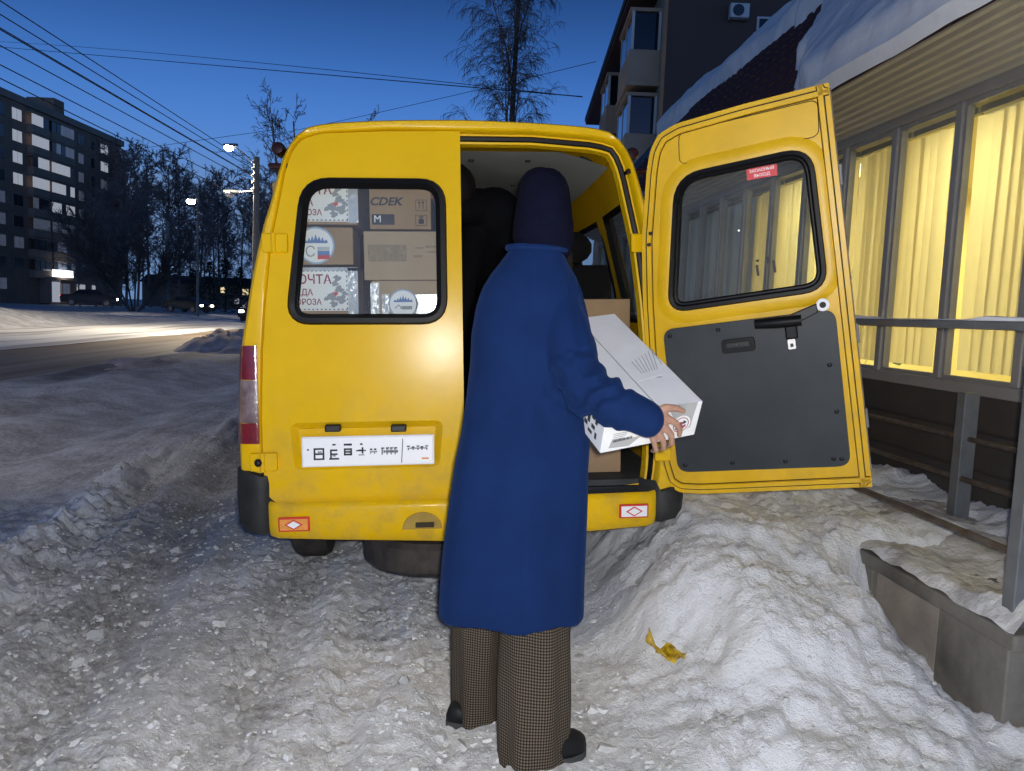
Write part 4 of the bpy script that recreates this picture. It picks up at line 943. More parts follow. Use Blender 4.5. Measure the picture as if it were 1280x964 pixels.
# room behind the glass
YP = 7.05
MB().bx(S(6.35), S(6.4), Y0s+.2, YP, .42, 2.78).build('room_wall', 'roomwall', shop)
MB().bx(S(3.05), S(6.4), YP, YP+.08, .42, 2.78).build('room_wall', 'roomwall', shop)
MB().bx(S(3.03), S(6.4), Y0s+.2, Y1s-.2, 2.66, 2.70).build('room_ceiling', 'roomwall', shop)
MB().bx(S(3.03), S(6.4), Y0s+.2, Y1s-.2, .40, .44).build('room_floor', 'roomfloor', shop)
for k, y in enumerate((2.2, 4.2, 6.1)):
    for x in (3.55, 5.0):
        e = empty('ceiling_lamp', Matrix.Translation((x, y, 2.60)), 'glowing rectangular lamp on the shop ceiling behind the blinds', 'lamp', 'ceiling lamps in the lit shop room')
        MB().bx(-.3, .3, -.3, .3, .0, .055).build('housing', 'white', e); MB().bx(-.27, .27, -.27, .27, -.012, -.002).build('diffuser', 'roomlamp', e)
        l = bpy.data.lights.new('room_light', 'AREA'); l.size = .5; l.energy = 21; l.color = (1, .87, .47); lo = link(bpy.data.objects.new('room_light', l), e); lo.location = (0, 0, -.03)
# vertical blinds, one thing per window, each slat a part
ORD = 'first second third fourth fifth sixth seventh eighth ninth tenth eleventh twelfth thirteenth fourteenth'.split(); nb = {True: 0, False: 0}
sl_me = None; _gs = []
def grey_slat(me_):
    if not _gs:
        m2 = me_.copy(); m2.materials.clear(); m2.materials.append(MT['blindgrey']); _gs.append(m2)
    return _gs[0]
for i in range(len(ybr)-1):
    a, b = ybr[i]+.012, ybr[i+1]-.012
    if b < 2.0: continue
    un = a > YP-.3; nb[un] += 1; lb = ('grey vertical blind in the %s unlit shop window beyond the lit room' if un else 'cream vertical blind in the %s lit shop window from the porch corner') % ORD[nb[un]-1]
    e = empty('vertical_blind', Matrix.Translation((XF+.115, (a+b)/2, ZS)), lb, 'blind', 'vertical blinds in the unlit shop windows' if un else 'vertical blinds in the lit shop windows')
    MB().bx(-.02, .02, a-(a+b)/2, b-(a+b)/2, ZH-ZS-.05, ZH-ZS-.015).build('track', 'frame', e)
    n = 7
    for k in range(n):
        y = -(b-a)/2+(b-a)*(k+.5)/n
        if random.random() < .06: continue
        if sl_me is None:
            P = []
            for z in (.06, .75, 1.445):
                for t in (-1, -.5, 0, .5, 1): P.append((.010*(1-t*t), t*.0455, z))
            o = MB().add(P, [(r_*5+c, r_*5+c+1, (r_+1)*5+c+1, (r_+1)*5+c) for r_ in range(2) for c in range(4)]).build('slat', 'blind', e, 'all', fix=False); sl_me = o.data
        else: o = link(bpy.data.objects.new('slat', sl_me), e)
        if un: o.data = grey_slat(o.data)
        o.location = (0, y, 0); o.rotation_euler = (random.gauss(0, .006), 0, (.12 if un else (.22 if i % 3 else .42))+random.gauss(0, .05 if un else .24))
# a few things standing inside the shop
e = empty('house_plant', Matrix.Translation((3.30, 5.75, .44)), 'leafy green plant in a pot behind the shop blinds', 'plant')
MB().lathe((0, 0, 0), [(0, .12), (.55, .16), (.58, .16)], 'z', 16).build('pot', 'cardboard', e, True)
mb = MB()
for k in range(150):
    a, r_, z = random.uniform(0, 6.28), random.uniform(.03, .26), .6+random.uniform(0, .75); c = Vector((r_*math.cos(a), r_*math.sin(a), z)); d = Vector((math.cos(a), math.sin(a), random.uniform(-.3, .6)))*.09; s_ = d.orthogonal().normalized()*.03
    mb.add([c, c+d*.5+s_, c+d, c+d*.5-s_], [(0, 1, 2, 3)])
mb.build('foliage', 'leaf', e, fix=False)
e = empty('shop_shelf', Matrix.Translation((3.40, 3.45, .44)), 'low shelf with small jars standing inside the shop window', 'shelf')
for z in (.55, .78): MB().bx(-.15, .15, -.35, .35, z, z+.02).build('board', 'roomfloor', e)
for y in (-.33, .33): MB().bx(-.14, .14, y-.01, y+.01, 0, .8).build('side', 'roomfloor', e)
for k in range(5): MB().lathe((-.05, -.26+.13*k, .80), [(0, .03), (.09+.03*(k % 3), .032), (.14+.03*(k % 3), .015)], 'z', 10).build('jar', ('inkred', 'leaf', 'amber', 'inkblue', 'roomfloor')[k], e, True)
# ================================================================== porch with railing
porch = empty('porch', Matrix.Translation((1.85, 2.21, 0)), 'raised concrete porch along the shop front, snow on top', 'porch')
PT = .375
yy = 0.0; k = 0
for L_ in (.36, .42, .40, .55, .9, .9, .9, .9, .9, .9, .9, .9):
    MB().bx(.012*(k % 2), .10, yy+.006, yy+L_-.006, -.35, PT-.06).build('concrete_panel', ('concrete', 'concrete_light', 'concrete')[k % 3], porch, bevel=.006); yy += L_; k += 1
MB().bx(.10, .95, .004, yy, -.35, PT-.06).build('core', 'concrete', porch)
MB().bx(-.014, .95, -.03, yy, PT-.058, PT).build('slab', 'concrete', porch, bevel=.01)
# trodden snow on the porch floor
ys = np.concatenate([np.arange(-.02, 2.6, .02), np.linspace(2.62, 9.0, 100)]); xs = np.linspace(-.012, .94, 54); XX, YY = np.meshgrid(xs, ys)
T = np.maximum(.006, .036+.024*fbm(XX*3, YY*2, 4, 91)+.05*np.exp(-((XX-.55)/.16)**2)*(.7+.6*fbm(XX*2, YY*1.5, 3, 92))+.07*np.exp(-((YY-.06)/.14)**2)*np.exp(-((XX-.02)/.25)**2)-.022*np.exp(-((XX-.28)/.16)**2))
T = T+.012*fbm(XX*16, YY*16, 3, 93)+.008*fbm(XX*40, YY*40, 2, 94); T = T*ss(-.04, .05, XX+.05*fbm(XX*6, YY*6, 3, 96))-.004
ZZ = PT+T; V = np.stack([XX, YY, ZZ], -1).reshape(-1, 3); n1, n2 = XX.shape
tp = MB().add(V, [(i*n2+j, i*n2+j+1, (i+1)*n2+j+1, (i+1)*n2+j) for i in range(n1-1) for j in range(n2-1)]).build('porch_snow', 'pinklit_dirtysnow2' if 'pinklit_dirtysnow2' in MT else mat('pinklit_dirtysnow2', (.72, .72, .72), .85, col2=(.34, .32, .30), vscale=7, bump=.9, bscale=40).name, porch, True, fix=False)
rail = empty('railing', Matrix.Translation((1.90, 2.27, PT)), 'grey metal porch railing with snow along its handrail', 'railing')
for y in (0, 2.55, 5.1): MB().bx(-.027, .027, y-.027, y+.027, -.01, .985).build('post', 'metalgrey', rail, bevel=.004)
MB().bx(.034, .040, -.02, .02, .0, .9).build('post_flange', 'metalgrey', rail)
MB().bx(-.028, .028, -.03, 5.6, .945, .990).build('handrail', 'metalgrey', rail, bevel=.006) if False else MB().bx(-.024, .024, .034, 5.6, .955, .985).build('handrail', 'metalgrey', rail, bevel=.006)
MB().tube([(0, .03, .232), (0, 5.1, .222)], .014, 8).build('lower_rail', 'pipe', rail, True)
MB().tube([(.60, -.1, .25), (.60, 5.1, .25)], .014, 8).build('inner_rail', 'pipe', rail, True)
MB().tube([(.62, -.1, .44), (.62, 5.1, .44)], .012, 8).build('inner_rail', 'pipe', rail, True)
for y in (1.15, 3.3): MB().bx(.58, .655, y-.03, y+.03, -.01, .66).build('inner_post', 'metalgrey', rail, bevel=.004)
ys = np.linspace(.05, 5.5, 160); mb = MB(); rings = []
for y in ys:
    h_ = max(.004, .010+.014*float(fbm(np.array([y*5]), np.array([1.0]), 3, 95)[0])); rings.append([(-.024, y, .986), (-.018, y, .986+h_*.8), (0, y, .986+h_), (.018, y, .986+h_*.8), (.024, y, .986)])
MB().loft(rings).build('rail_snow', 'snowpatch', rail, True)
# ================================================================== white carton in the woman's hands
WB, LB, HB = .326, .563, .126
BM = Matrix.Translation((.641, 2.239, .948)) @ Matrix.Rotation(.35, 4, 'Z') @ Matrix.Rotation(.464, 4, 'X') @ Matrix.Rotation(-.169, 4, 'Y')
BMi = BM.inverted()
bxo = empty('white_carton', BM, 'long white printed carton carried by the person in blue', 'carton')
MB().bx(-WB/2, WB/2, 0, LB, 0, HB).build('carton', 'carton_white', bxo, bevel=.003)
MB().bx(.012, .0155, .004, LB-.004, HB, HB+.0012).build('flap_seam', 'inkgrey', bxo)
MB().bx(-WB/2+.004, WB/2-.004, -.0016, -.0004, .004, HB-.006).build('end_print', 'carton_end', bxo)
def bl(px, py, off=0.0):
    n = np.array((BM.to_3x3() @ Vector((0, -1, 0)))[:]); o = np.array((BM @ Vector((0, -off, 0)))[:]); return BMi @ Vector(onpl(px, py, n, n@o))
def bt(px, py, off=.0):
    n = np.array((BM.to_3x3() @ Vector((0, 0, 1)))[:]); o = np.array((BM @ Vector((0, 0, HB+off)))[:]); return BMi @ Vector(onpl(px, py, n, n@o))
def endp(pts, m, name, k=0):
    MB().plate([(bl(*p).x, bl(*p).z) for p in pts], [], lambda a, b, d: (a, -.0018-.0008*k-d, b), .0008, 0).build(name, m, bxo)
mat('printgrey', (.40, .40, .39), .6, var=.1)
mat('printblue', (.50, .53, .58), .6, var=.2, vscale=20)
endp([(820, 509), (872, 502), (866, 520), (862, 533), (852, 540), (845, 531), (838, 515)], 'printgrey', 'end_graphic')
endp([(760, 560), (765, 549), (800, 545), (790, 553), (785, 557)], 'printgrey', 'end_graphic')
c_ = bl(850, 530); cx, cz = c_.x, c_.z
C = lambda r, kx=1: [(cx+r*kx*math.cos(t), cz+r*math.sin(t)) for t in np.linspace(0, 6.283, 25)[:-1]]
MB().plate(C(.033), [], lambda a, b, d: (a, -.0036-d, b), .0008, 0).build('emblem', 'carton_end', bxo)
MB().plate(C(.027), [C(.0245)], lambda a, b, d: (a, -.0046-d, b), .0006, 0).build('emblem_ring', 'inkmaroon', bxo)
for k, (dx, dz, r) in enumerate(((-.012, .006, .006), (0, .004, .007), (.010, .008, .006), (.004, -.010, .008), (-.012, -.012, .005), (.014, -.006, .005))):
    MB().plate([(cx+dx+r*math.cos(t)*(1+.4*math.sin(3*t+k)), cz+dz+r*math.sin(t)) for t in np.linspace(0, 6.28, 10)[:-1]], [], lambda a, b, d: (a, -.0046-d, b), .0006, 0).build('emblem_print', ('ink', 'inkmaroon')[k % 2], bxo)
for i in range(14):  # barcode strip
    p = bl(766+1.75*i, 551.3-.42*i); MB().bx(p.x-.0011-(i % 3)*.0005, p.x+.0011, -.0042, -.0036, p.z-.004, p.z+.005).build('barcode_bar', 'ink', bxo)
for i in range(4):
    p = bl(774, 541+2.1*i); MB().bx(p.x-.02, p.x+.03-.006*i, -.0034, -.0028, p.z-.0010, p.z+.0010).build('small_print', 'inkgrey', bxo)
# top face: shipping sheet and text lines
q4 = [bt(*p) for p in ((762, 432), (797, 430), (828, 468), (795, 478))]
MB().plate([(p.x, p.y) for p in q4], [], lambda a, b, d: (a, b, HB+.0004+d), .0008, 0).build('shipping_sheet', 'carton_white', bxo)
for i in range(9):
    a, b = bt(789.5+4.3*i*.95, 452.5-3.0*i*.85), bt(802.5+3.2*i, 467.5-.9*i)
    if i > 6: a = bt(812+3*(i-7), 436.5+1*(i-7)); b = bt(822+5*(i-7), 448+8*(i-7))
    d = (b-a); L_ = d.length; mb = MB().box((0, 0, 0), (L_, .0022, .0008)); ang = math.atan2(d.y, d.x)
    mb.xf(Matrix.Translation(((a.x+b.x)/2, (a.y+b.y)/2, HB+.0016)) @ Matrix.Rotation(ang, 4, 'Z')).build('text_line', 'inkgrey', bxo)
p = bt(824, 472); MB().box((p.x, p.y, HB+.0014), (.018, .004, .0008)).build('text_line', 'inkgrey', bxo)
# left side printing
for i, (y, z, w, h_) in enumerate(((.045, .080, .012, .014), (.065, .085, .016, .01), (.06, .055, .02, .012), (.09, .07, .014, .03), (.105, .045, .02, .014), (.075, .03, .024, .010), (.12, .085, .014, .02), (.04, .035, .01, .02))):
    MB().bx(-WB/2-.0016, -WB/2-.0004, y-w/2, y+w/2, z-h_/2, z+h_/2).build('side_print', 'ink', bxo)
# ================================================================== woman in the blue coat (seen from behind)
YW = 2.36
pe = empty('person', Matrix.Translation((.27, YW, 0)), 'person in long blue coat, dark knit hat and checked trousers holding a white carton', 'person')
O_ = Vector((.27, YW, 0))
def W(px, py, y): p = atY(px, py, y); return Vector(p)-O_
def bw(px, py, off): return (BM @ bl(px, py, off))-O_
def ell(px0, px1, py, y, dep, n=40, pw=2.3):
    a, b = W(px0, py, y), W(px1, py, y); c = (a+b)/2; hx = (b.x-a.x)/2; P = []
    for k in range(n):
        t = 2*math.pi*k/n; ct, st_ = math.cos(t), math.sin(t)
        P.append((c.x+hx*math.copysign(abs(ct)**(2/pw), ct), c.y+dep/2*math.copysign(abs(st_)**(2/pw), st_), c.z))
    return P
rows = [(306, 640, 699, .125, 2.38), (316, 636, 704, .14, 2.375), (330, 626, 710, .165, 2.37), (345, 614, 720, .195, 2.365), (362, 604, 727, .22, 2.36), (385, 596, 733, .245, 2.36), (420, 590, 740, .27, 2.36), (460, 588, 742, .285, 2.36),
        (500, 583, 741, .285, 2.36), (540, 576, 737, .285, 2.36), (580, 567, 733, .295, 2.36), (630, 560, 731, .315, 2.36), (690, 553, 728, .34, 2.36), (740, 549, 726, .355, 2.36), (764, 548, 725, .36, 2.36)]
ct = MB().loft([ell(l, r, y, yc, d) for y, l, r, d, yc in rows])
SH, EL, WR = W(699, 384, 2.315), W(731, 488, 2.165), bw(806, 525, .068)
arm_pts = [SH, W(712, 432, 2.245), EL, EL*.55+WR*.45+Vector((0, -.022, -.006)), WR]
ct.chain(arm_pts, [.066, .074, .074, .068, .058], 18)
SHl, ELl, WRl = W(630, 382, 2.37), W(612, 470, 2.52), W(690, 470, 2.72)
ct.chain([SHl, ELl, WRl], [.070, .066, .055], 16)
def coat_disp(co, no):
    A = co+np.array(O_[:]); d = np.zeros(len(co))
    el = np.array((EL+O_)[:]); wr = np.array((WR+O_)[:]); sh = np.array((SH+O_)[:])
    # drag folds on the bent sleeve
    def seg(P, a, b):
        ab = b-a; t = np.clip(((P-a)@ab)/(ab@ab), 0, 1); return t, np.linalg.norm(P-(a+t[:, None]*ab), axis=1)
    t1, r1 = seg(A, sh, el); t2, r2 = seg(A, el, wr); on1 = (r1 < .13)*(A[:, 0] > .42); on2 = r2 < .12
    n1 = fbm(A[:, 0]*9, A[:, 2]*9, 3, 101); n2 = fbm(A[:, 0]*13+4, A[:, 2]*13, 3, 102)
    d += on1*.006*ss(.25, .85, t1)*np.sin(t1*11+A[:, 0]*34+n1*3.0)
    d += on2*.009*(1-ss(.3, .8, t2))*np.sin(t2*15-A[:, 2]*42+n2*3.2)
    # long soft vertical folds in the skirt, seam down the back
    sk = 1-ss(.75, 1.15, A[:, 2])
    ang = np.arctan2(A[:, 0]-.26, -(A[:, 1]-2.36))
    d += sk*.008*np.sin(ang*5.2+1.1+.8*fbm(ang*1.5, A[:, 2]*2, 2, 104))
    d += .006*fbm(A[:, 0]*4, A[:, 2]*3, 3, 105)*(1-sk*.5)
    bk = (A[:, 1] < 2.33)
    d -= bk*.004*np.exp(-((A[:, 0]-.272)/.006)**2)*(A[:, 2] < 1.45)
    wst = np.exp(-((A[:, 2]-1.02)/.05)**2)*bk; d -= wst*.006*(1+.8*np.sin(A[:, 0]*60+n1*3))
    sm = np.exp(-((t1-.02)/.10)**2)*on1*bk*.008; d -= sm
    d -= bk*.005*np.exp(-((A[:, 0]-.395-.06*(1.45-A[:, 2]))/.010)**2)*ss(1.10, 1.2, A[:, 2])*(1-ss(1.42, 1.48, A[:, 2]))
    return co+no*d[:, None]
remesh(ct, 'coat', 'coat', pe, .0085, 5, coat_disp)
MB().tube([tuple(Vector(p)*1+Vector((0, 0, .006))) for p in ell(635, 707, 314, 2.378, .135)], .010, 8, closed=True).build('collar', 'coat', pe, True)
hatr = [(211, 668, 690, .05), (214, 660, 698, .10), (222, 653, 705, .15), (236, 648, 710, .19), (255, 645, 713, .21), (275, 643, 714, .215), (295, 641, 715, .205), (312, 643, 713, .18), (322, 648, 708, .16)]
def hat_disp(co, no):
    a = np.arctan2(co[:, 0]-np.mean(co[:, 0]), co[:, 1]-np.mean(co[:, 1])); return co+no*(.0016*np.sin(a*44)+.006*fbm(co[:, 0]*9, co[:, 2]*9, 3, 111))[:, None]
ht = MB().loft([ell(l, r, y, 2.40, d, 36, 2.1) for y, l, r, d in hatr]); remesh(ht, 'knit_hat', 'hat', pe, .007, 4, hat_disp)
# trousers: wide checked legs with UVs in metres
def trouser(rings, name):
    mb = MB().loft(rings, True, False); n = len(rings[0]); o = mb.build(name, 'trouser', pe, True, fix=False); me = o.data
    uv = me.uv_layers.new(name='UVMap'); ar = {}
    zs = [0]
    for i in range(1, len(rings)): zs.append(zs[-1]+(Vector(rings[i][0])-Vector(rings[i-1][0])).length)
    per = [0]
    mid = rings[len(rings)//2]
    for k in range(n): per.append(per[-1]+(Vector(mid[(k+1) % n])-Vector(mid[k])).length)
    for p in me.polygons:
        ks = [(vi//n, vi % n) for vi in p.vertices]; wrap = max(k for _, k in ks)-min(k for _, k in ks) > n/2
        for li, (i, k) in zip(p.loop_indices, ks):
            uv.data[li].uv = (per[k if not (wrap and k == 0) else n], zs[i])
    return o
def leg_rings(rows):
    out = []
    for j, (py, l, r, y, d) in enumerate(rows):
        R_ = ell(l, r, py, y, d, 44, 2.2); P = []
        for k, p in enumerate(R_):
            t = 2*math.pi*k/44; w_ = .006*math.sin(4*t+j*.25)+.004*math.sin(7*t-j*.3); P.append((p[0]+w_*math.cos(t), p[1]+w_*math.sin(t), p[2]))
        out.append(P)
    return out
def interp_rows(rows, n=14):
    A = np.array(rows, float); t = np.linspace(0, len(A)-1, n); return [tuple(np.interp(t_, range(len(A)), A[:, c]) for c in range(5)) for t_ in t]
trouser(leg_rings(interp_rows([(735, 634, 709, 2.37, .15), (780, 628, 713, 2.315, .19), (860, 625, 711, 2.23, .22), (930, 623, 707, 2.20, .23), (953, 622, 706, 2.19, .235)])), 'trouser_leg')
trouser(leg_rings(interp_rows([(725, 572, 634, 2.43, .18), (760, 568, 634, 2.46, .20), (830, 567, 630, 2.475, .20), (880, 565, 630, 2.49, .21), (893, 564, 629, 2.49, .21)])), 'trouser_leg')
# shoes
def shoe(heel, toe, wd, name='shoe'):
    heel, toe = Vector(heel), Vector(toe); d = (toe-heel); L_ = d.length; d.normalize(); s_ = Vector((-d.y, d.x, 0)).normalized(); rings = []; sol = []
    for t, w_, h_ in ((0, .55, .036), (.04, .8, .05), (.2, .95, .06), (.45, .92, .064), (.7, 1.08, .062), (.88, .9, .05), (.97, .6, .038), (1, .3, .03)):
        c = heel+d*L_*t; hw_ = wd/2*w_
        rings.append([tuple(c+s_*hw_*a+Vector((0, 0, .022+h_*b))) for a, b in ((-1, 0), (-1.02, .35), (-.8, .75), (-.35, 1), (.35, 1), (.8, .75), (1.02, .35), (1, 0))])
        sol.append([tuple(c+s_*hw_*1.04*a+Vector((0, 0, b))) for a, b in ((-1, 0), (-1, .022), (1, .022), (1, 0))])
    o = MB().loft(rings).build(name, 'shoe', pe, 'all'); MB().loft(sol).build('sole', 'sole', o)
gL = Vector(atZ(577, 897, .0)); gR = Vector(atZ(716, 958, .0))
shoe(gL-O_+Vector((-.022, -.012, hz(gL.x, gL.y)-.012)), gL-O_+Vector((.07, .23, hz(gL.x, gL.y)-.012)), .085)
shoe(gR-O_+Vector((-.17, -.01, hz(gR.x, gR.y)-.004)), gR-O_+Vector((.045, .075, hz(gR.x, gR.y)-.004)), .088)
# body: one continuous surface inside the clothes, with the gripping right hand
bd_ = MB(); hipc = W(640, 590, 2.36)
bd_.chain([hipc, W(650, 480, 2.36), W(662, 380, 2.365)], [.135, .12, .11]); bd_.chain([W(662, 360, 2.37), W(675, 318, 2.385), W(678, 290, 2.40)], [.07, .052, .055])
bd_.ball(W(679, 262, 2.40), .082, 18, (.9, 1.1, 1.22)); bd_.caps(W(679, 262, 2.50), W(679, 272, 2.508), .012, .014); bd_.caps(W(652, 268, 2.40), W(652, 276, 2.40), .012, .012); bd_.caps(W(706, 268, 2.40), W(706, 276, 2.40), .012, .012)
bd_.chain([W(600, 600, 2.39), W(600, 740, 2.45), W(597, 870, 2.50)], [.075, .055, .04]); bd_.chain([W(675, 600, 2.33), W(668, 760, 2.34), W(664, 925, 2.20)], [.075, .050, .040])
bd_.chain([SHl, ELl, WRl, WRl+Vector((.05, .05, .0))], [.055, .042, .03, .03])
HW = bw(803, 528, .054)
bd_.chain([SH, EL, HW], [.058, .046, .027])
kn = {'i': (830, 520, .036), 'm': (828, 530, .040), 'r': (822, 538, .040), 'p': (815, 544, .036)}
for k, v in kn.items():
    K = bw(*v); bd_.caps(HW, K, .022, .0125)
bd_.caps(HW, bw(820, 532, .036), .024, .020)
bd_.chain([bw(814, 519, .030), bw(832, 510, .024), bw(844, 510, .017), bw(854, 514, .012)], [.015, .0125, .0105, .0085])
bd_.chain([bw(*kn['i']), bw(845, 529, .034), bw(850, 538, .022), bw(849, 544, .011)], [.0115, .0100, .0090, .0078])
bd_.chain([bw(*kn['m']), bw(839, 543, .036), bw(840, 554, .022), bw(837, 558, .0)+Vector((0, .02, 0))], [.0115, .0100, .0090, .0080])
bd_.chain([bw(*kn['r']), bw(829, 551, .036), bw(830, 560, .020), bw(828, 562, .0)+Vector((0, .02, 0))], [.0112, .0098, .0088, .0078])
bd_.chain([bw(*kn['p']), bw(818, 554, .032), bw(820, 563, .018), bw(818, 565, .0)+Vector((0, .02, 0))], [.0105, .0090, .0080, .0072])
remesh(bd_, 'body', 'skin', pe, .0038, 3)
rg = bw(830.5, 556, .030); MB().lathe((rg.x, rg.y, rg.z), [(-.002, .0105), (.002, .0105)], 'z', 14).build('finger_ring', 'steel', pe, True)
MB().tube([tuple(W(706, 296, 2.42)), tuple(W(711, 318, 2.43)), tuple(W(713, 345, 2.44))], [.012, .012, .006], 8).build('hair', 'hair', pe, True)
# ================================================================== helper stooping inside the van
p2o = Vector(VM @ Vector((.13, .85, .60)))
p2 = empty('person', Matrix.Translation(p2o), 'person in black jacket stooping inside the van behind the door', 'person')
def Wp(px, py, y): return Vector(atY(px, py, y))-p2o
jk = MB(); hip = Wp(640, 440, 4.05); sh2 = Wp(618, 268, 3.72)
jk.chain([hip, Wp(640, 340, 3.98), Wp(630, 290, 3.85), sh2], [.17, .18, .17, .13]); jk.chain([sh2+Vector((.10, 0, -.02)), Wp(636, 360, 3.72), Wp(618, 470, 3.60)], [.075, .065, .05]); jk.chain([sh2+Vector((-.08, .02, -.03)), Wp(580, 350, 3.62), Wp(562, 430, 3.48)], [.075, .065, .05])
jk.chain([sh2, Wp(600, 258, 3.66), Wp(580, 262, 3.60)], [.12, .085, .07])
remesh(jk, 'jacket', 'jacket', p2, .012, 4)
b2 = MB(); hd = Wp(562, 242, 3.60); b2.ball(hd, .085, 16, (.95, 1.1, 1.2)); b2.caps(hd+Vector((-.09, -.01, 0)), hd+Vector((-.10, -.01, -.02)), .012, .014); b2.caps(hd+Vector((.02, -.075, .0)), hd+Vector((.02, -.075, -.03)), .012, .010)
b2.caps(hd+Vector((.02, .03, -.06)), sh2, .055, .08); b2.chain([sh2, Wp(632, 295, 3.87), Wp(642, 345, 4.0), hip], [.08, .10, .10, .12]); k1 = Wp(600, 500, 3.70); k2 = Wp(655, 500, 3.75)
b2.chain([hip, Wp(620, 520, 3.85), Wp(620, 555, 4.02)], [.10, .075, .05]); b2.chain([hip+Vector((.12, 0, 0)), Wp(668, 520, 3.86), Wp(668, 555, 4.02)], [.10, .075, .05])
for e_ in (Wp(618, 470, 3.60), Wp(562, 430, 3.48)):
    b2.caps(e_, e_+Vector((0, -.02, -.06)), .03, .034)
    for q_ in (-.026, -.009, .009, .026): b2.caps(e_+Vector((q_, -.02, -.08)), e_+Vector((q_*1.1, .0, -.145)), .009, .007)
    b2.caps(e_+Vector((.03, -.03, -.06)), e_+Vector((.05, -.03, -.11)), .010, .008)
remesh(b2, 'body', 'skin', p2, .008, 3)
lg = MB(); lg.chain([hip, Wp(620, 520, 3.85), Wp(620, 552, 4.02)], [.115, .09, .065]); lg.chain([hip+Vector((.12, 0, 0)), Wp(668, 520, 3.86), Wp(668, 552, 4.02)], [.115, .09, .065]); remesh(lg, 'trousers', 'jacket', p2, .012, 3)
MB().ball(hd+Vector((.022, .006, .028)), .098, 16, (1, 1.1, 1.12)).build('hair', 'hair', p2, 'all')
# ================================================================== dropped sweet wrapper
g = None
for z in np.arange(.0, .4, .01):
    q_ = atZ(838, 818, z)
    if hz(q_[0], q_[1]) <= z: g = q_; break
g = g if g is not None else atZ(838, 818, .1)
wr_ = empty('sweet_wrapper', Matrix.Translation((g[0], g[1], hz(g[0], g[1])+.012)) @ Matrix.Rotation(-.5, 4, 'Z') @ Matrix.Rotation(.35, 4, 'X'), 'crumpled yellow sweet wrapper lying on the snow', 'wrapper')
n = 16; V = []
for j in range(n+1):
    for i in range(n+1):
        u, w = i/n-.5, j/n-.5; pinch = .45+.55*(1-abs(u*2)**3); V.append((u*.105, w*.055*pinch, .012*math.sin(9*u+5*w)+.010*math.sin(17*w+6*u)+.006*random.random()))
MB().add(V, [(j*(n+1)+i, j*(n+1)+i+1, (j+1)*(n+1)+i+1, (j+1)*(n+1)+i) for j in range(n) for i in range(n)]).build('foil_body', 'wrapper', wr_, fix=False)
V = []
for j in range(5):
    for i in range(5): u, w = i/4, j/4-.5; V.append((-.05-.035*u, w*(.02+.04*u)+.01*u, .01+.05*u+.008*math.sin(9*w+3*u)))
MB().add(V, [(j*5+i, j*5+i+1, (j+1)*5+i+1, (j+1)*5+i) for j in range(4) for i in range(4)]).build('foil_tail', 'wrapper', wr_, fix=False)
# ================================================================== far apartment block on the left
AM = Matrix.Rotation(-PSI, 4, 'Z')
LX = -66.0
ap = empty('apartment_block', AM @ Matrix.Translation((LX, 100, 0)), 'dark nine-storey apartment block across the road with some lit windows', 'building')
def py_(px): return 967*66/(640-px)-100
MB().bx(-13, 0, -28, 30.5, -1, 26.2).build('wall', 'brickdark', ap)
MB().bx(-13.2, .35, -28.2, 30.8, 26.2, 27.1).build('cornice', 'parapet', ap)
MB().bx(-5, -1, py_(78), py_(90), 27.1, 29.4).build('lift_house', 'brickdark', ap)
MB().tube([(-3, py_(22), 27), (-3, py_(22), 36.5)], .09, 5).build('aerial', 'wire', ap)
cols = [(-23, -17.5, 'l'), (-16, -13.5, 'w'), (-12, -9, 'w'), (-8, -2.6, 'l'), (-1.6, .8, 'w'), (py_(17), py_(29), 'w'), (py_(35), py_(56), 'l'), (py_(59), py_(87), 'l'), (py_(97.5), py_(104), 'w'), (py_(113), py_(117.5), 'w'), (py_(125), py_(134), 'w'), (py_(143), py_(150.5), 'l')]
lit = {(8, 6): 'winlit', (8, 5): 'winlit', (8, 7): 'windim', (7, 5): 'winlit', (6, 5): 'winlit', (5, 5): 'winlit', (7, 6): 'winlit', (6, 6): 'winlit', (5, 6): 'winlit', (7, 10): 'winlit', (8, 10): 'winlit', (6, 10): 'windim', (4, 6): 'windim', (5, 7): 'winlit', (6, 7): 'winlit', (4, 7): 'winlit', (7, 8): 'windim', (6, 8): 'windim', (5, 8): 'windim', (3, 7): 'windim', (6, 11): 'windim', (5, 11): 'windim', (7, 11): 'windim', (5, 10): 'windark', (3, 6): 'windim'}
for ci, (a, b, kd) in enumerate(cols):
    for fl_ in range(9):
        z0 = 1.9+2.75*fl_
        if fl_ == 0 and ci >= 5: continue
        if kd == 'l':
            MB().bx(.0, .9, a, b, z0-1.05, z0).build('loggia_parapet', 'parapet', ap)
            nn_ = max(2, int((b-a)/1.1))
            for k in range(nn_):
                y0, y1 = a+(b-a)*k/nn_, a+(b-a)*(k+1)/nn_
                m_ = lit.get((fl_, ci), 'windim' if random.random() < .45 else 'windark'); m_ = m_ if random.random() < .8 else 'windark'
                MB().bx(.70, .80, y0+.07, y1-.07, z0+.05, z0+1.42).build('window', m_, ap)
            MB().bx(.0, .92, a-.05, b+.05, z0+1.45, z0+1.62).build('loggia_slab', 'parapet', ap)
        else:
            m_ = lit.get((fl_, ci), 'windark' if random.random() < .75 else 'windim')
            w_ = MB().bx(.0, .06, a-.08, b+.08, z0-.08, z0+1.5).build('window', 'parapet', ap); nn_ = 2 if b-a > 1.4 else 1
            for k in range(nn_): MB().bx(.07, .10, a+(b-a)*k/nn_+.05, a+(b-a)*(k+1)/nn_-.05, z0, z0+1.42).build('pane', m_, w_)
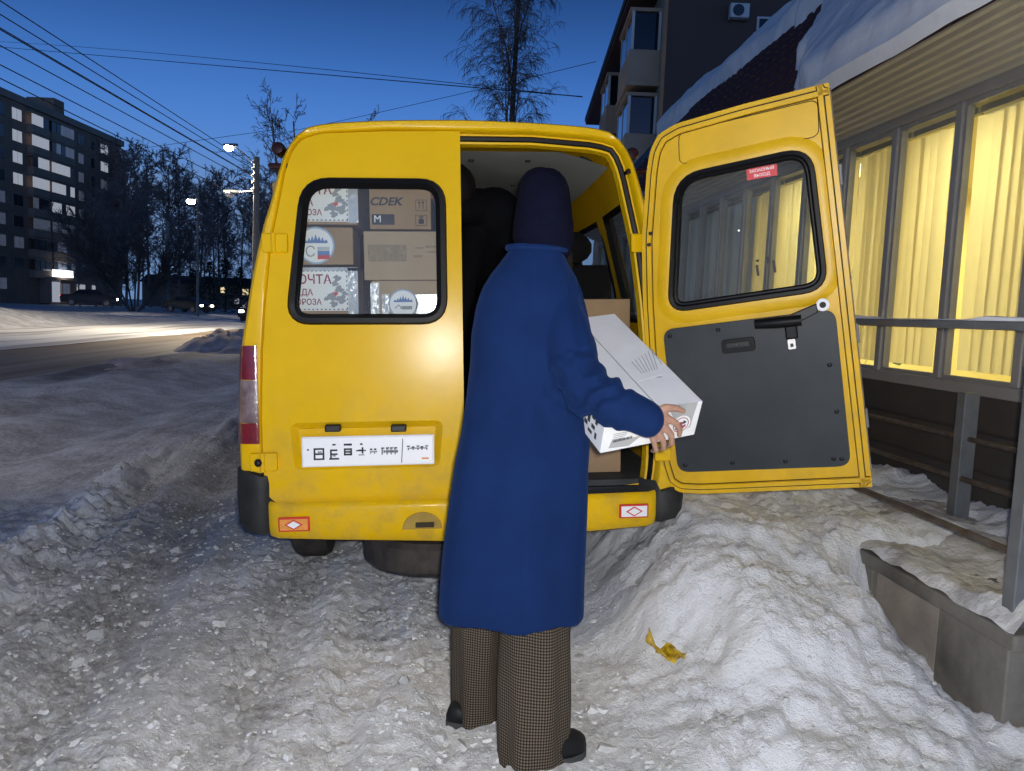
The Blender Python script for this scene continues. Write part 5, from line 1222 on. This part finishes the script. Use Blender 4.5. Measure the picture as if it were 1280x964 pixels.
# lit entrance on the ground floor
a, b = py_(48), py_(61)
en = MB().bx(0, 1.6, a, b, 0.2, 3.9).build('entrance', 'parapet', ap); MB().bx(1.62, 1.70, a+.2, a+2.0, .4, 3.2).build('door', 'winlit', en); MB().bx(1.62, 1.70, a+2.2, b-.2, 1.0, 3.0).build('pane', 'windim', en)
MB().bx(.8, 1.9, py_(57), py_(74), 3.95, 4.9).build('shop_sign', mat('signwhite', (.9, .9, .9), .5, emit=(.92, .97, 1), estr=3.0).name, ap)
for p_ in ((62, 75, 'windim'), (77, 85, 'windim'), (94, 104, 'winlit'), (113, 118, 'winlit')): MB().bx(.05, .12, py_(p_[0]), py_(p_[1]), .9, 3.1).build('window', p_[2], ap)
# ================================================================== darker block behind the shop
RM = Matrix.Rotation(-PSI-R(.4), 4, 'Z')
bl_ = empty('tall_house', RM @ Matrix.Translation((4.75, 28, 0)), 'dark gable-ended house with beige balconies behind the shop roof', 'building')
MB().bx(0, 16, 0, .3, -.5, 17).build('end_wall', 'endwall', bl_); MB().bx(0, .3, .3, 22, -.5, 14.5).build('side_wall', 'beige', bl_); MB().bx(15.7, 16, .3, 22, -.5, 14).build('side_wall', 'beige', bl_)
MB().bx(.3, 15.7, 21.7, 22, -.5, 16).build('end_wall', 'endwall', bl_)
MB().loft([[(-1.15, y, 13.6), (-1.15, y, 13.9), (4.5, y, 20.3), (4.5, y, 19.9)] for y in (-.6, 22.6)]).build('roof', 'roofdark', bl_)
MB().bx(-1.1, .1, -.5, 22.5, 13.45, 13.6).build('eave_soffit', 'roofdark', bl_)
for fz in (1.0, 4.0, 7.0, 10.0):
    for k, y in enumerate((1.4, 9.0)):
        b_ = MB().bx(-1.15, 0, y, y+3.2, fz, fz+1.15).build('balcony', 'beige', bl_, bevel=.03); MB().bx(-1.2, 0, y-.05, y+3.25, fz-.14, fz).build('balcony_floor', 'beige', b_)
        for q_ in ((-1.1, -1.0, y+.02, y+.12), (-1.1, -1.0, y+3.08, y+3.18), (-1.1, -1.0, y+1.5, y+1.6), (-.12, -.02, y+.02, y+.12)): MB().bx(*q_, fz+1.15, fz+2.55).build('balcony_post', 'acwhite', b_)
        MB().bx(-1.08, -1.02, y+.12, y+3.08, fz+1.16, fz+2.45).build('balcony_glass', 'carglass', b_); MB().bx(-1.0, -.12, y+.06, y+.10, fz+1.16, fz+2.45).build('balcony_glass', 'carglass', b_)
        MB().bx(-1.18, 0, y, y+3.2, fz+2.5, fz+2.62).build('balcony_top', 'beige', b_)
    w_ = MB().bx(-.05, .0, 6.0, 7.6, fz+1.0, fz+2.5).build('window', 'acwhite', bl_); MB().bx(-.08, -.055, 6.1, 7.5, fz+1.1, fz+2.4).build('pane', 'carglass', w_)
def bp_(px, py):
    n = np.array((RM.to_3x3() @ Vector((0, 1, 0)))[:]); o = np.array((RM @ Vector((4.75, 28, 0)))[:]); p = onpl(px, py, n, n@o); q = (RM @ Matrix.Translation((4.75, 28, 0))).inverted() @ Vector(p); return q.x, q.z
ax, az = bp_(922, 17)
ac = empty('air_conditioner', RM @ Matrix.Translation((4.75+ax, 28, az)), 'white air conditioner box on the dark end wall', 'air conditioner')
MB().bx(-.33, .33, -.32, -.03, -.24, .24).build('casing', 'acwhite', ac, bevel=.03); MB().lathe((-.05, -.345, 0), [(0, .19), (.03, .20)], 'y', 20).build('fan_grille', 'windark', ac)
for a in (-.25, .25): MB().bx(a-.02, a+.02, -.30, 0, -.30, -.24).build('bracket', 'metalgrey', ac)
x0, z0 = bp_(944, 55); x1, z1 = bp_(965, 22)
w_ = MB().bx(x0, x1, -.05, 0, z0, z1).build('window', 'acwhite', bl_); MB().bx(x0+.08, x1-.08, -.08, -.055, z0+.08, z1-.08).build('pane', 'carglass', w_)
# ================================================================== bare trees
def make_tree(name, base, height, spread, mats, seed, trunks=1, droop=0.0, levels=4, dens=1.0, trunk_r=None, lean=.12, tw=.012, label='', group=None, bl=.46, ml=(.35, .9)):
    rnd = random.Random(seed); segs = {0: [], 1: []}
    def grow(p, d, L_, r, lev):
        n = 4 if lev == 0 else 3; pts = [p]; rr = [r]; dd = d.copy()
        for i in range(n):
            dd = (dd+Vector((rnd.gauss(0, .13 if lev else .03), rnd.gauss(0, .13 if lev else .03), rnd.gauss(0, .06)-(droop*(lev-1)*.30 if lev >= 2 else 0)))).normalized(); pts.append(pts[-1]+dd*L_/n); rr.append(max(tw*.6, r*(1-.62*(i+1)/n)))
        segs[0 if lev <= 0 else 1].append((pts, rr, 6 if lev == 0 else 3))
        if lev >= levels: return
        kids = int((11 if lev == 0 else (7 if lev == 1 else 5))*dens)
        for k in range(kids):
            t = (.22 if lev == 0 else .15)+(.80)*(k+rnd.random())/kids; i = min(int(t*n), n-1); q = pts[i].lerp(pts[i+1], t*n-i); ang = rnd.uniform(0, 6.283)
            axd = (pts[i+1]-pts[i]).normalized(); o1 = axd.orthogonal().normalized(); o2 = axd.cross(o1)
            sp = (spread if lev == 0 else .75)*rnd.uniform(.7, 1.25); nd = (axd+(o1*math.cos(ang)+o2*math.sin(ang))*sp).normalized()
            if lev == 0: nd.z = abs(nd.z)+.15; nd.normalize()
            ln = L_*(bl if lev == 0 else .48)*(1-.55*t if lev == 0 else 1)*rnd.uniform(.6, 1.1)
            grow(q, nd, ln, max(tw, rr[i]*.42*(1-.3*t)), lev+1)
    for k in range(trunks):
        a = 6.283*k/trunks+rnd.random(); l = lean if trunks == 1 else rnd.uniform(*ml)
        grow(Vector((0, 0, -.1)) if trunks == 1 else Vector((.3*math.cos(a), .3*math.sin(a), -.1)), Vector((l*math.cos(a)*(1 if trunks > 1 else .3), l*math.sin(a)*(1 if trunks > 1 else .3), 1)).normalized(), height*(1 if trunks == 1 else rnd.uniform(.6, 1)), trunk_r or height*.011, 0)
    e = empty(name, Matrix.Translation(base), label, 'tree', group)
    for key, nm in ((0, 'trunk'), (1, 'crown')):
        mb = MB()
        for pts, rr, n in segs[key]: mb.tube(pts, rr, n, False)
        mb.build(nm, mats[key], e, True if key == 0 else False, fix=False)
    return e
def copy_tree(e, M, label, group=None):
    c = e.copy(); COL.objects.link(c); c.matrix_world = M; c['label'] = label
    if group: c['group'] = group
    for ch in e.children:
        k = ch.copy(); COL.objects.link(k); k.parent = c
    return c
def gp(px, d):  # ground point at camera-axis distance d under pixel column px
    v = ray(px, 380); v = v/(v@_f); p = CAMO+v*d; return Vector((p[0], p[1], 0))
make_tree('birch_tree', gp(627, 36), 19.5, .33, ('birchbark', 'bark'), 8, droop=.50, levels=4, dens=1.6, tw=.0095, bl=.40, lean=.02, trunk_r=.19, label='tall bare birch with drooping twigs behind the van roof')
make_tree('bare_tree', gp(388, 42), 11.8, .60, ('bark', 'bark'), 14, levels=4, dens=.9, tw=.014, trunk_r=.10, bl=.42, trunks=4, ml=(.06, .26), label='small bare tree showing above the left corner of the van roof')
make_tree('bare_tree', gp(168, 78), 10.5, .55, ('bark', 'bark'), 21, trunks=8, levels=3, dens=1.3, tw=.035, trunk_r=.11, label='wide many-stemmed bare tree beside the parked dark car')
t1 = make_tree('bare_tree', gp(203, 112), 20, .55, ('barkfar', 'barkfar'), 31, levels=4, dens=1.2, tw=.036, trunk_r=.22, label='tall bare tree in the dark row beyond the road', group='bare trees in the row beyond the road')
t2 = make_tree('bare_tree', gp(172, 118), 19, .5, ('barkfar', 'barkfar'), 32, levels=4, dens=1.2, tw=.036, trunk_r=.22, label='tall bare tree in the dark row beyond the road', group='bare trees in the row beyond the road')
for k, (px, d, s_) in enumerate(((222, 120, 1.05), (158, 105, .95), (140, 92, .66), (188, 130, 1.15), (120, 96, .60), (248, 125, .95), (268, 110, .80), (285, 135, 1.05), (302, 120, .90), (322, 128, 1.0), (236, 105, .62), (345, 130, .95), (100, 90, .45), (180, 100, .6), (210, 98, .55), (150, 125, 1.1), (275, 128, 1.0), (130, 110, .7), (255, 100, .55), (312, 105, .7), (370, 140, .9), (405, 150, 1.0), (440, 138, .8), (480, 155, 1.0), (520, 145, .85), (560, 160, .95), (600, 150, .8))):
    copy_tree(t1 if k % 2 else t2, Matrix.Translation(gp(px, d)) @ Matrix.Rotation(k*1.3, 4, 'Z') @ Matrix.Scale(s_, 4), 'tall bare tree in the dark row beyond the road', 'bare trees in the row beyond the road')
def conifer(base, h, r, seed, label):
    rnd = random.Random(seed); e = empty('spruce_tree', Matrix.Translation(base), label, 'tree', 'dark evergreens beyond the road'); MB().tube([(0, 0, -.1), (0, 0, h*.98)], [.16, .03], 6).build('trunk', 'bark', e, True); mb = MB()
    for k in range(900):
        t = rnd.random()**.8; z = h*(.08+.9*t); rr = r*(1-t)**.8*rnd.uniform(.25, 1); a = rnd.uniform(0, 6.28); c = Vector((rr*math.cos(a), rr*math.sin(a), z-.25*rr)); d = Vector((math.cos(a), math.sin(a), -.35))*rnd.uniform(.25, .6); s_ = Vector((-math.sin(a), math.cos(a), 0))*rnd.uniform(.06, .16)
        mb.add([c, c+d*.5+s_, c+d, c+d*.5-s_], [(0, 1, 2, 3)])
    mb.build('crown', 'needle', e, fix=False)
for k, (px, d, h, r) in enumerate(((262, 92, 6.2, 2.4), (282, 96, 6.8, 2.8), (300, 90, 5.6, 2.4), (242, 100, 5.5, 2.2))): conifer(gp(px, d), h, r, 60+k, 'dark evergreen tree among the bare trees beyond the road')
# low dark wood line closing the view behind the trees
# ================================================================== street lamps, wires
def lamp_head(e, p, d, energy, glow='lampglow', s_=1.0):
    d = Vector(d).normalized(); p = Vector(p); h = MB().loft([[tuple(p+d*a*s_+Vector((-d.y, d.x, 0))*b*s_+Vector((0, 0, c*s_))) for b, c in ((-w, 0), (-w*.7, .10), (w*.7, .10), (w, 0))] for a, w in ((-.30, .06), (-.1, .13), (.25, .14), (.36, .08))]).build('lamp_head', 'metalgrey', e, True)
    MB().ball(p+d*.12*s_+Vector((0, 0, -.06*s_)), .17*s_, 14, (1.1, 1.1, .75)).build('lamp_lens', glow, h, True)
    if energy:
        l = bpy.data.lights.new('lamp_light', 'SPOT'); l.energy = energy; l.color = (1, .86, .64); l.shadow_soft_size = .12; l.spot_size = R(155); l.spot_blend = .6; lo = link(bpy.data.objects.new('lamp_light', l), h); lo.location = p+d*.1+Vector((0, 0, -.22))
def cz(px, py, d):
    v = ray(px, py); v = v/(v@_f); return Vector(CAMO+v*d)
DP = 32
b0 = cz(320, 300, DP); tp = cz(317, 198, DP); pb = Vector((b0.x, b0.y, 0))
e = empty('street_lamp', Matrix.Translation(pb), 'concrete lamp post carrying the overhead wires, lamp lit on top arm', 'street lamp')
MB().tube([(0, 0, -.3), (0, 0, tp.z)], [.17, .115], 8).build('pole', 'pole', e, True)
lp = cz(289, 183, DP)-pb; MB().tube([(0, 0, tp.z-.35), (lp.x*.5, lp.y*.5, tp.z+.15), (lp.x, lp.y, lp.z+.05)], .03, 6).build('arm', 'metalgrey', e, True); lamp_head(e, lp, (lp.x, lp.y, 0), 6000)
lp2 = cz(290, 241, DP)-pb; MB().tube([(.15, 0, lp2.z+.10), (lp2.x, lp2.y, lp2.z)], .035, 6).build('arm', 'metalgrey', e, True); lamp_head(e, lp2, (lp2.x, lp2.y, 0), 0, 'acwhite')
for k in range(5):
    MB().lathe((-.14+.0*k, -.05, tp.z-.25-.28*k), [(0, .05), (.06, .07), (.10, .03)], 'z', 8).build('insulator', 'acwhite', e)
pb2 = gp(247, 58); h2 = cz(247, 246, 58).z
e = empty('street_lamp', Matrix.Translation(pb2), 'lit street lamp glowing above the dark trees', 'street lamp'); MB().tube([(0, 0, -.3), (0, 0, h2+.2)], [.12, .08], 8).build('pole', 'pole', e, True); lp = cz(240, 250, 58)-pb2
MB().tube([(0, 0, h2+.1), (lp.x, lp.y, lp.z+.08)], .035, 6).build('arm', 'metalgrey', e); lamp_head(e, lp, (lp.x, lp.y, 0), 16000, s_=1.7)
pb3 = gp(210, 84); h3 = cz(211, 278, 84).z
e = empty('utility_pole', Matrix.Translation(pb3), 'plain concrete post rising beside the many-stemmed tree', 'pole'); MB().tube([(0, 0, -.3), (0, 0, h3)], [.24, .18], 8).build('shaft', 'pole', e, True); MB().tube([(-.5, 0, h3-.3), (2.6, .2, h3+.4)], .06, 6).build('arm', 'metalgrey', e)
# the next lamp of the same row, beside the parking area (its warm light lies on the heaps and the near snow)
pb4 = Vector((-7.4, 4.5, 0)); e = empty('street_lamp', Matrix.Translation(pb4), 'concrete lamp post with lit lamp beside the parking area', 'street lamp')
MB().tube([(0, 0, -.3), (0, 0, tp.z)], [.17, .115], 8).build('pole', 'pole', e, True); MB().tube([(0, 0, tp.z-.35), (-.5, 0, tp.z+.2), (-1.1, 0, tp.z+.55)], .03, 6).build('arm', 'metalgrey', e, True); lamp_head(e, (-1.1, 0, tp.z+.5), (-1, 0, 0), 700)
def wire(P, label, group, r=.012, sag=.0):
    a, b = Vector(P[0]), Vector(P[1]); pts = []
    for k in range(25): t = k/24; p = a.lerp(b, t); p.z -= 4*sag*t*(1-t); pts.append(p)
    o = MB().tube(pts, r, 4, False).build('overhead_wire', 'wire', None, fix=False); tag(o, label, 'wire', group); return o
for k, (ya, yb, dx) in enumerate(((0, 207, 0), (17, 213, .1), (34, 220, 0), (36, 221, .05), (56, 229, 0), (80, 243, .1), (97, 254, 0))):
    A = cz(0, ya+1, 17.0); B = cz(317+dx*10, yb, DP-.1); D = (A-B); A2 = B+D*2.2
    wire((A2, B), '%s overhead wire from the top on the concrete lamp post' % ('first', 'second', 'third', 'fourth', 'fifth', 'sixth', 'seventh')[k], 'wires strung to the lamp post', .014, .0)
A, B = cz(60, 64, 60), cz(728, 121, 27.9); D = A-B; wire((A+D*.6, B), 'overhead cable crossing the sky to the dark house, lower of two', None, .022)
A, B = cz(95, 62, 60), cz(728, 121.5, 27.8); D = A-B; wire((A+D*.5, B), 'overhead cable crossing the sky to the dark house, upper of two', None, .016, -.25)
A, B = cz(470, 139, 40), cz(745, 77, 30); D = A-B; wire((A+D*.9, B), 'slanting wire rising past the birch towards the dark house', None, .012, .1)
A, B = cz(110, 195, 60), cz(345, 162, 50); wire((A, B), 'faint wire sloping across the sky above the lamp post', None, .016)
# ================================================================== cars beyond the road
def car(M, label, lights_front, lights_rear):
    e = empty('parked_car', M, label, 'car')
    P = [(-2.1, .35), (-2.15, .75), (-2.0, .95), (-1.2, 1.02), (-.75, 1.42), (.55, 1.45), (1.25, 1.0), (1.95, .85), (2.12, .6), (2.1, .3)]
    rings = []
    for y, k in ((-.82, .93), (-.86, 1), (.86, 1), (.82, .93)): rings.append([(x*k, y*(1 if z < 1.05 else .84), .3+(z-.3)*k) for x, z in P])
    MB().loft(rings).build('body', 'carpaint', e, True, bevel=.03)
    for s in (-1, 1): MB().add([(-1.02, s*.845, 1.06), (1.05, s*.845, 1.06), (.5, s*.735, 1.38), (-.68, s*.735, 1.38)], [(0, 1, 2, 3)]).build('side_glass', 'carglass', e)
    for x in (-1.3, 1.3):
        for s in (-.78, .78):
            w_ = MB().lathe((x, s, .31), [(-.10, .2), (-.10, .30), (.10, .30), (.10, .2)], 'y', 18).build('wheel', 'tyre', e, True); MB().lathe((x, s, .31), [(-.105, .18), (.105, .18)], 'y', 14).build('rim', 'metalgrey', w_)
    for s in (-.62, .62):
        MB().box((2.12, s, .68), (.10, .32, .16)).build('headlight', 'lithead' if lights_front else 'clearlens', e, bevel=.03); MB().box((-2.13, s, .78), (.08, .26, .18)).build('tail_light', 'littail' if lights_rear else 'redlens', e, bevel=.02)
    return e
g = gp(112, 66); car(Matrix.Translation(g+Vector((0, 0, .5))) @ Matrix.Rotation(R(20), 4, 'Z'), 'dark car with red tail light parked below the apartment block', True, True)
g = gp(236, 70); car(Matrix.Translation(g+Vector((0, 0, .25))) @ Matrix.Rotation(R(-28), 4, 'Z'), 'dark car with glowing headlights beside the plain post', True, False)
g = gp(296, 52); car(Matrix.Translation(g+Vector((1.6, 0, .10))) @ Matrix.Rotation(R(-95), 4, 'Z'), 'oncoming car with bright headlights on the snowy lane beside the van', True, False)
# small lit windows of far houses between the trunks
hs_ = empty('far_house', Matrix.Translation(gp(285, 150)), 'low dark house behind the evergreens with a few lit windows', 'building')
MB().bx(-16, 16, 0, 8, -1, 4.6).build('wall', 'brickdark', hs_); MB().loft([[(-16.5, -.5, 4.6), (-16.5, 4, 6.2), (-16.5, 8.5, 4.6)], [(16.5, -.5, 4.6), (16.5, 4, 6.2), (16.5, 8.5, 4.6)]]).build('roof', 'roofdark', hs_)
for px, pz, m_ in ((278, 3.6, 'winwarm'), (297, 1.6, 'winlit'), (268, 3.2, 'windark'), (306, 3.4, 'winwarm')):
    q_ = gp(px, 150); lx = (Matrix.Translation(gp(285, 150)).inverted() @ q_).x; w_ = MB().bx(lx-.8, lx+.8, -.08, 0, pz-.7, pz+.8).build('window', 'parapet', hs_); MB().bx(lx-.6, lx+.6, -.12, -.085, pz-.5, pz+.6).build('pane', m_, w_)
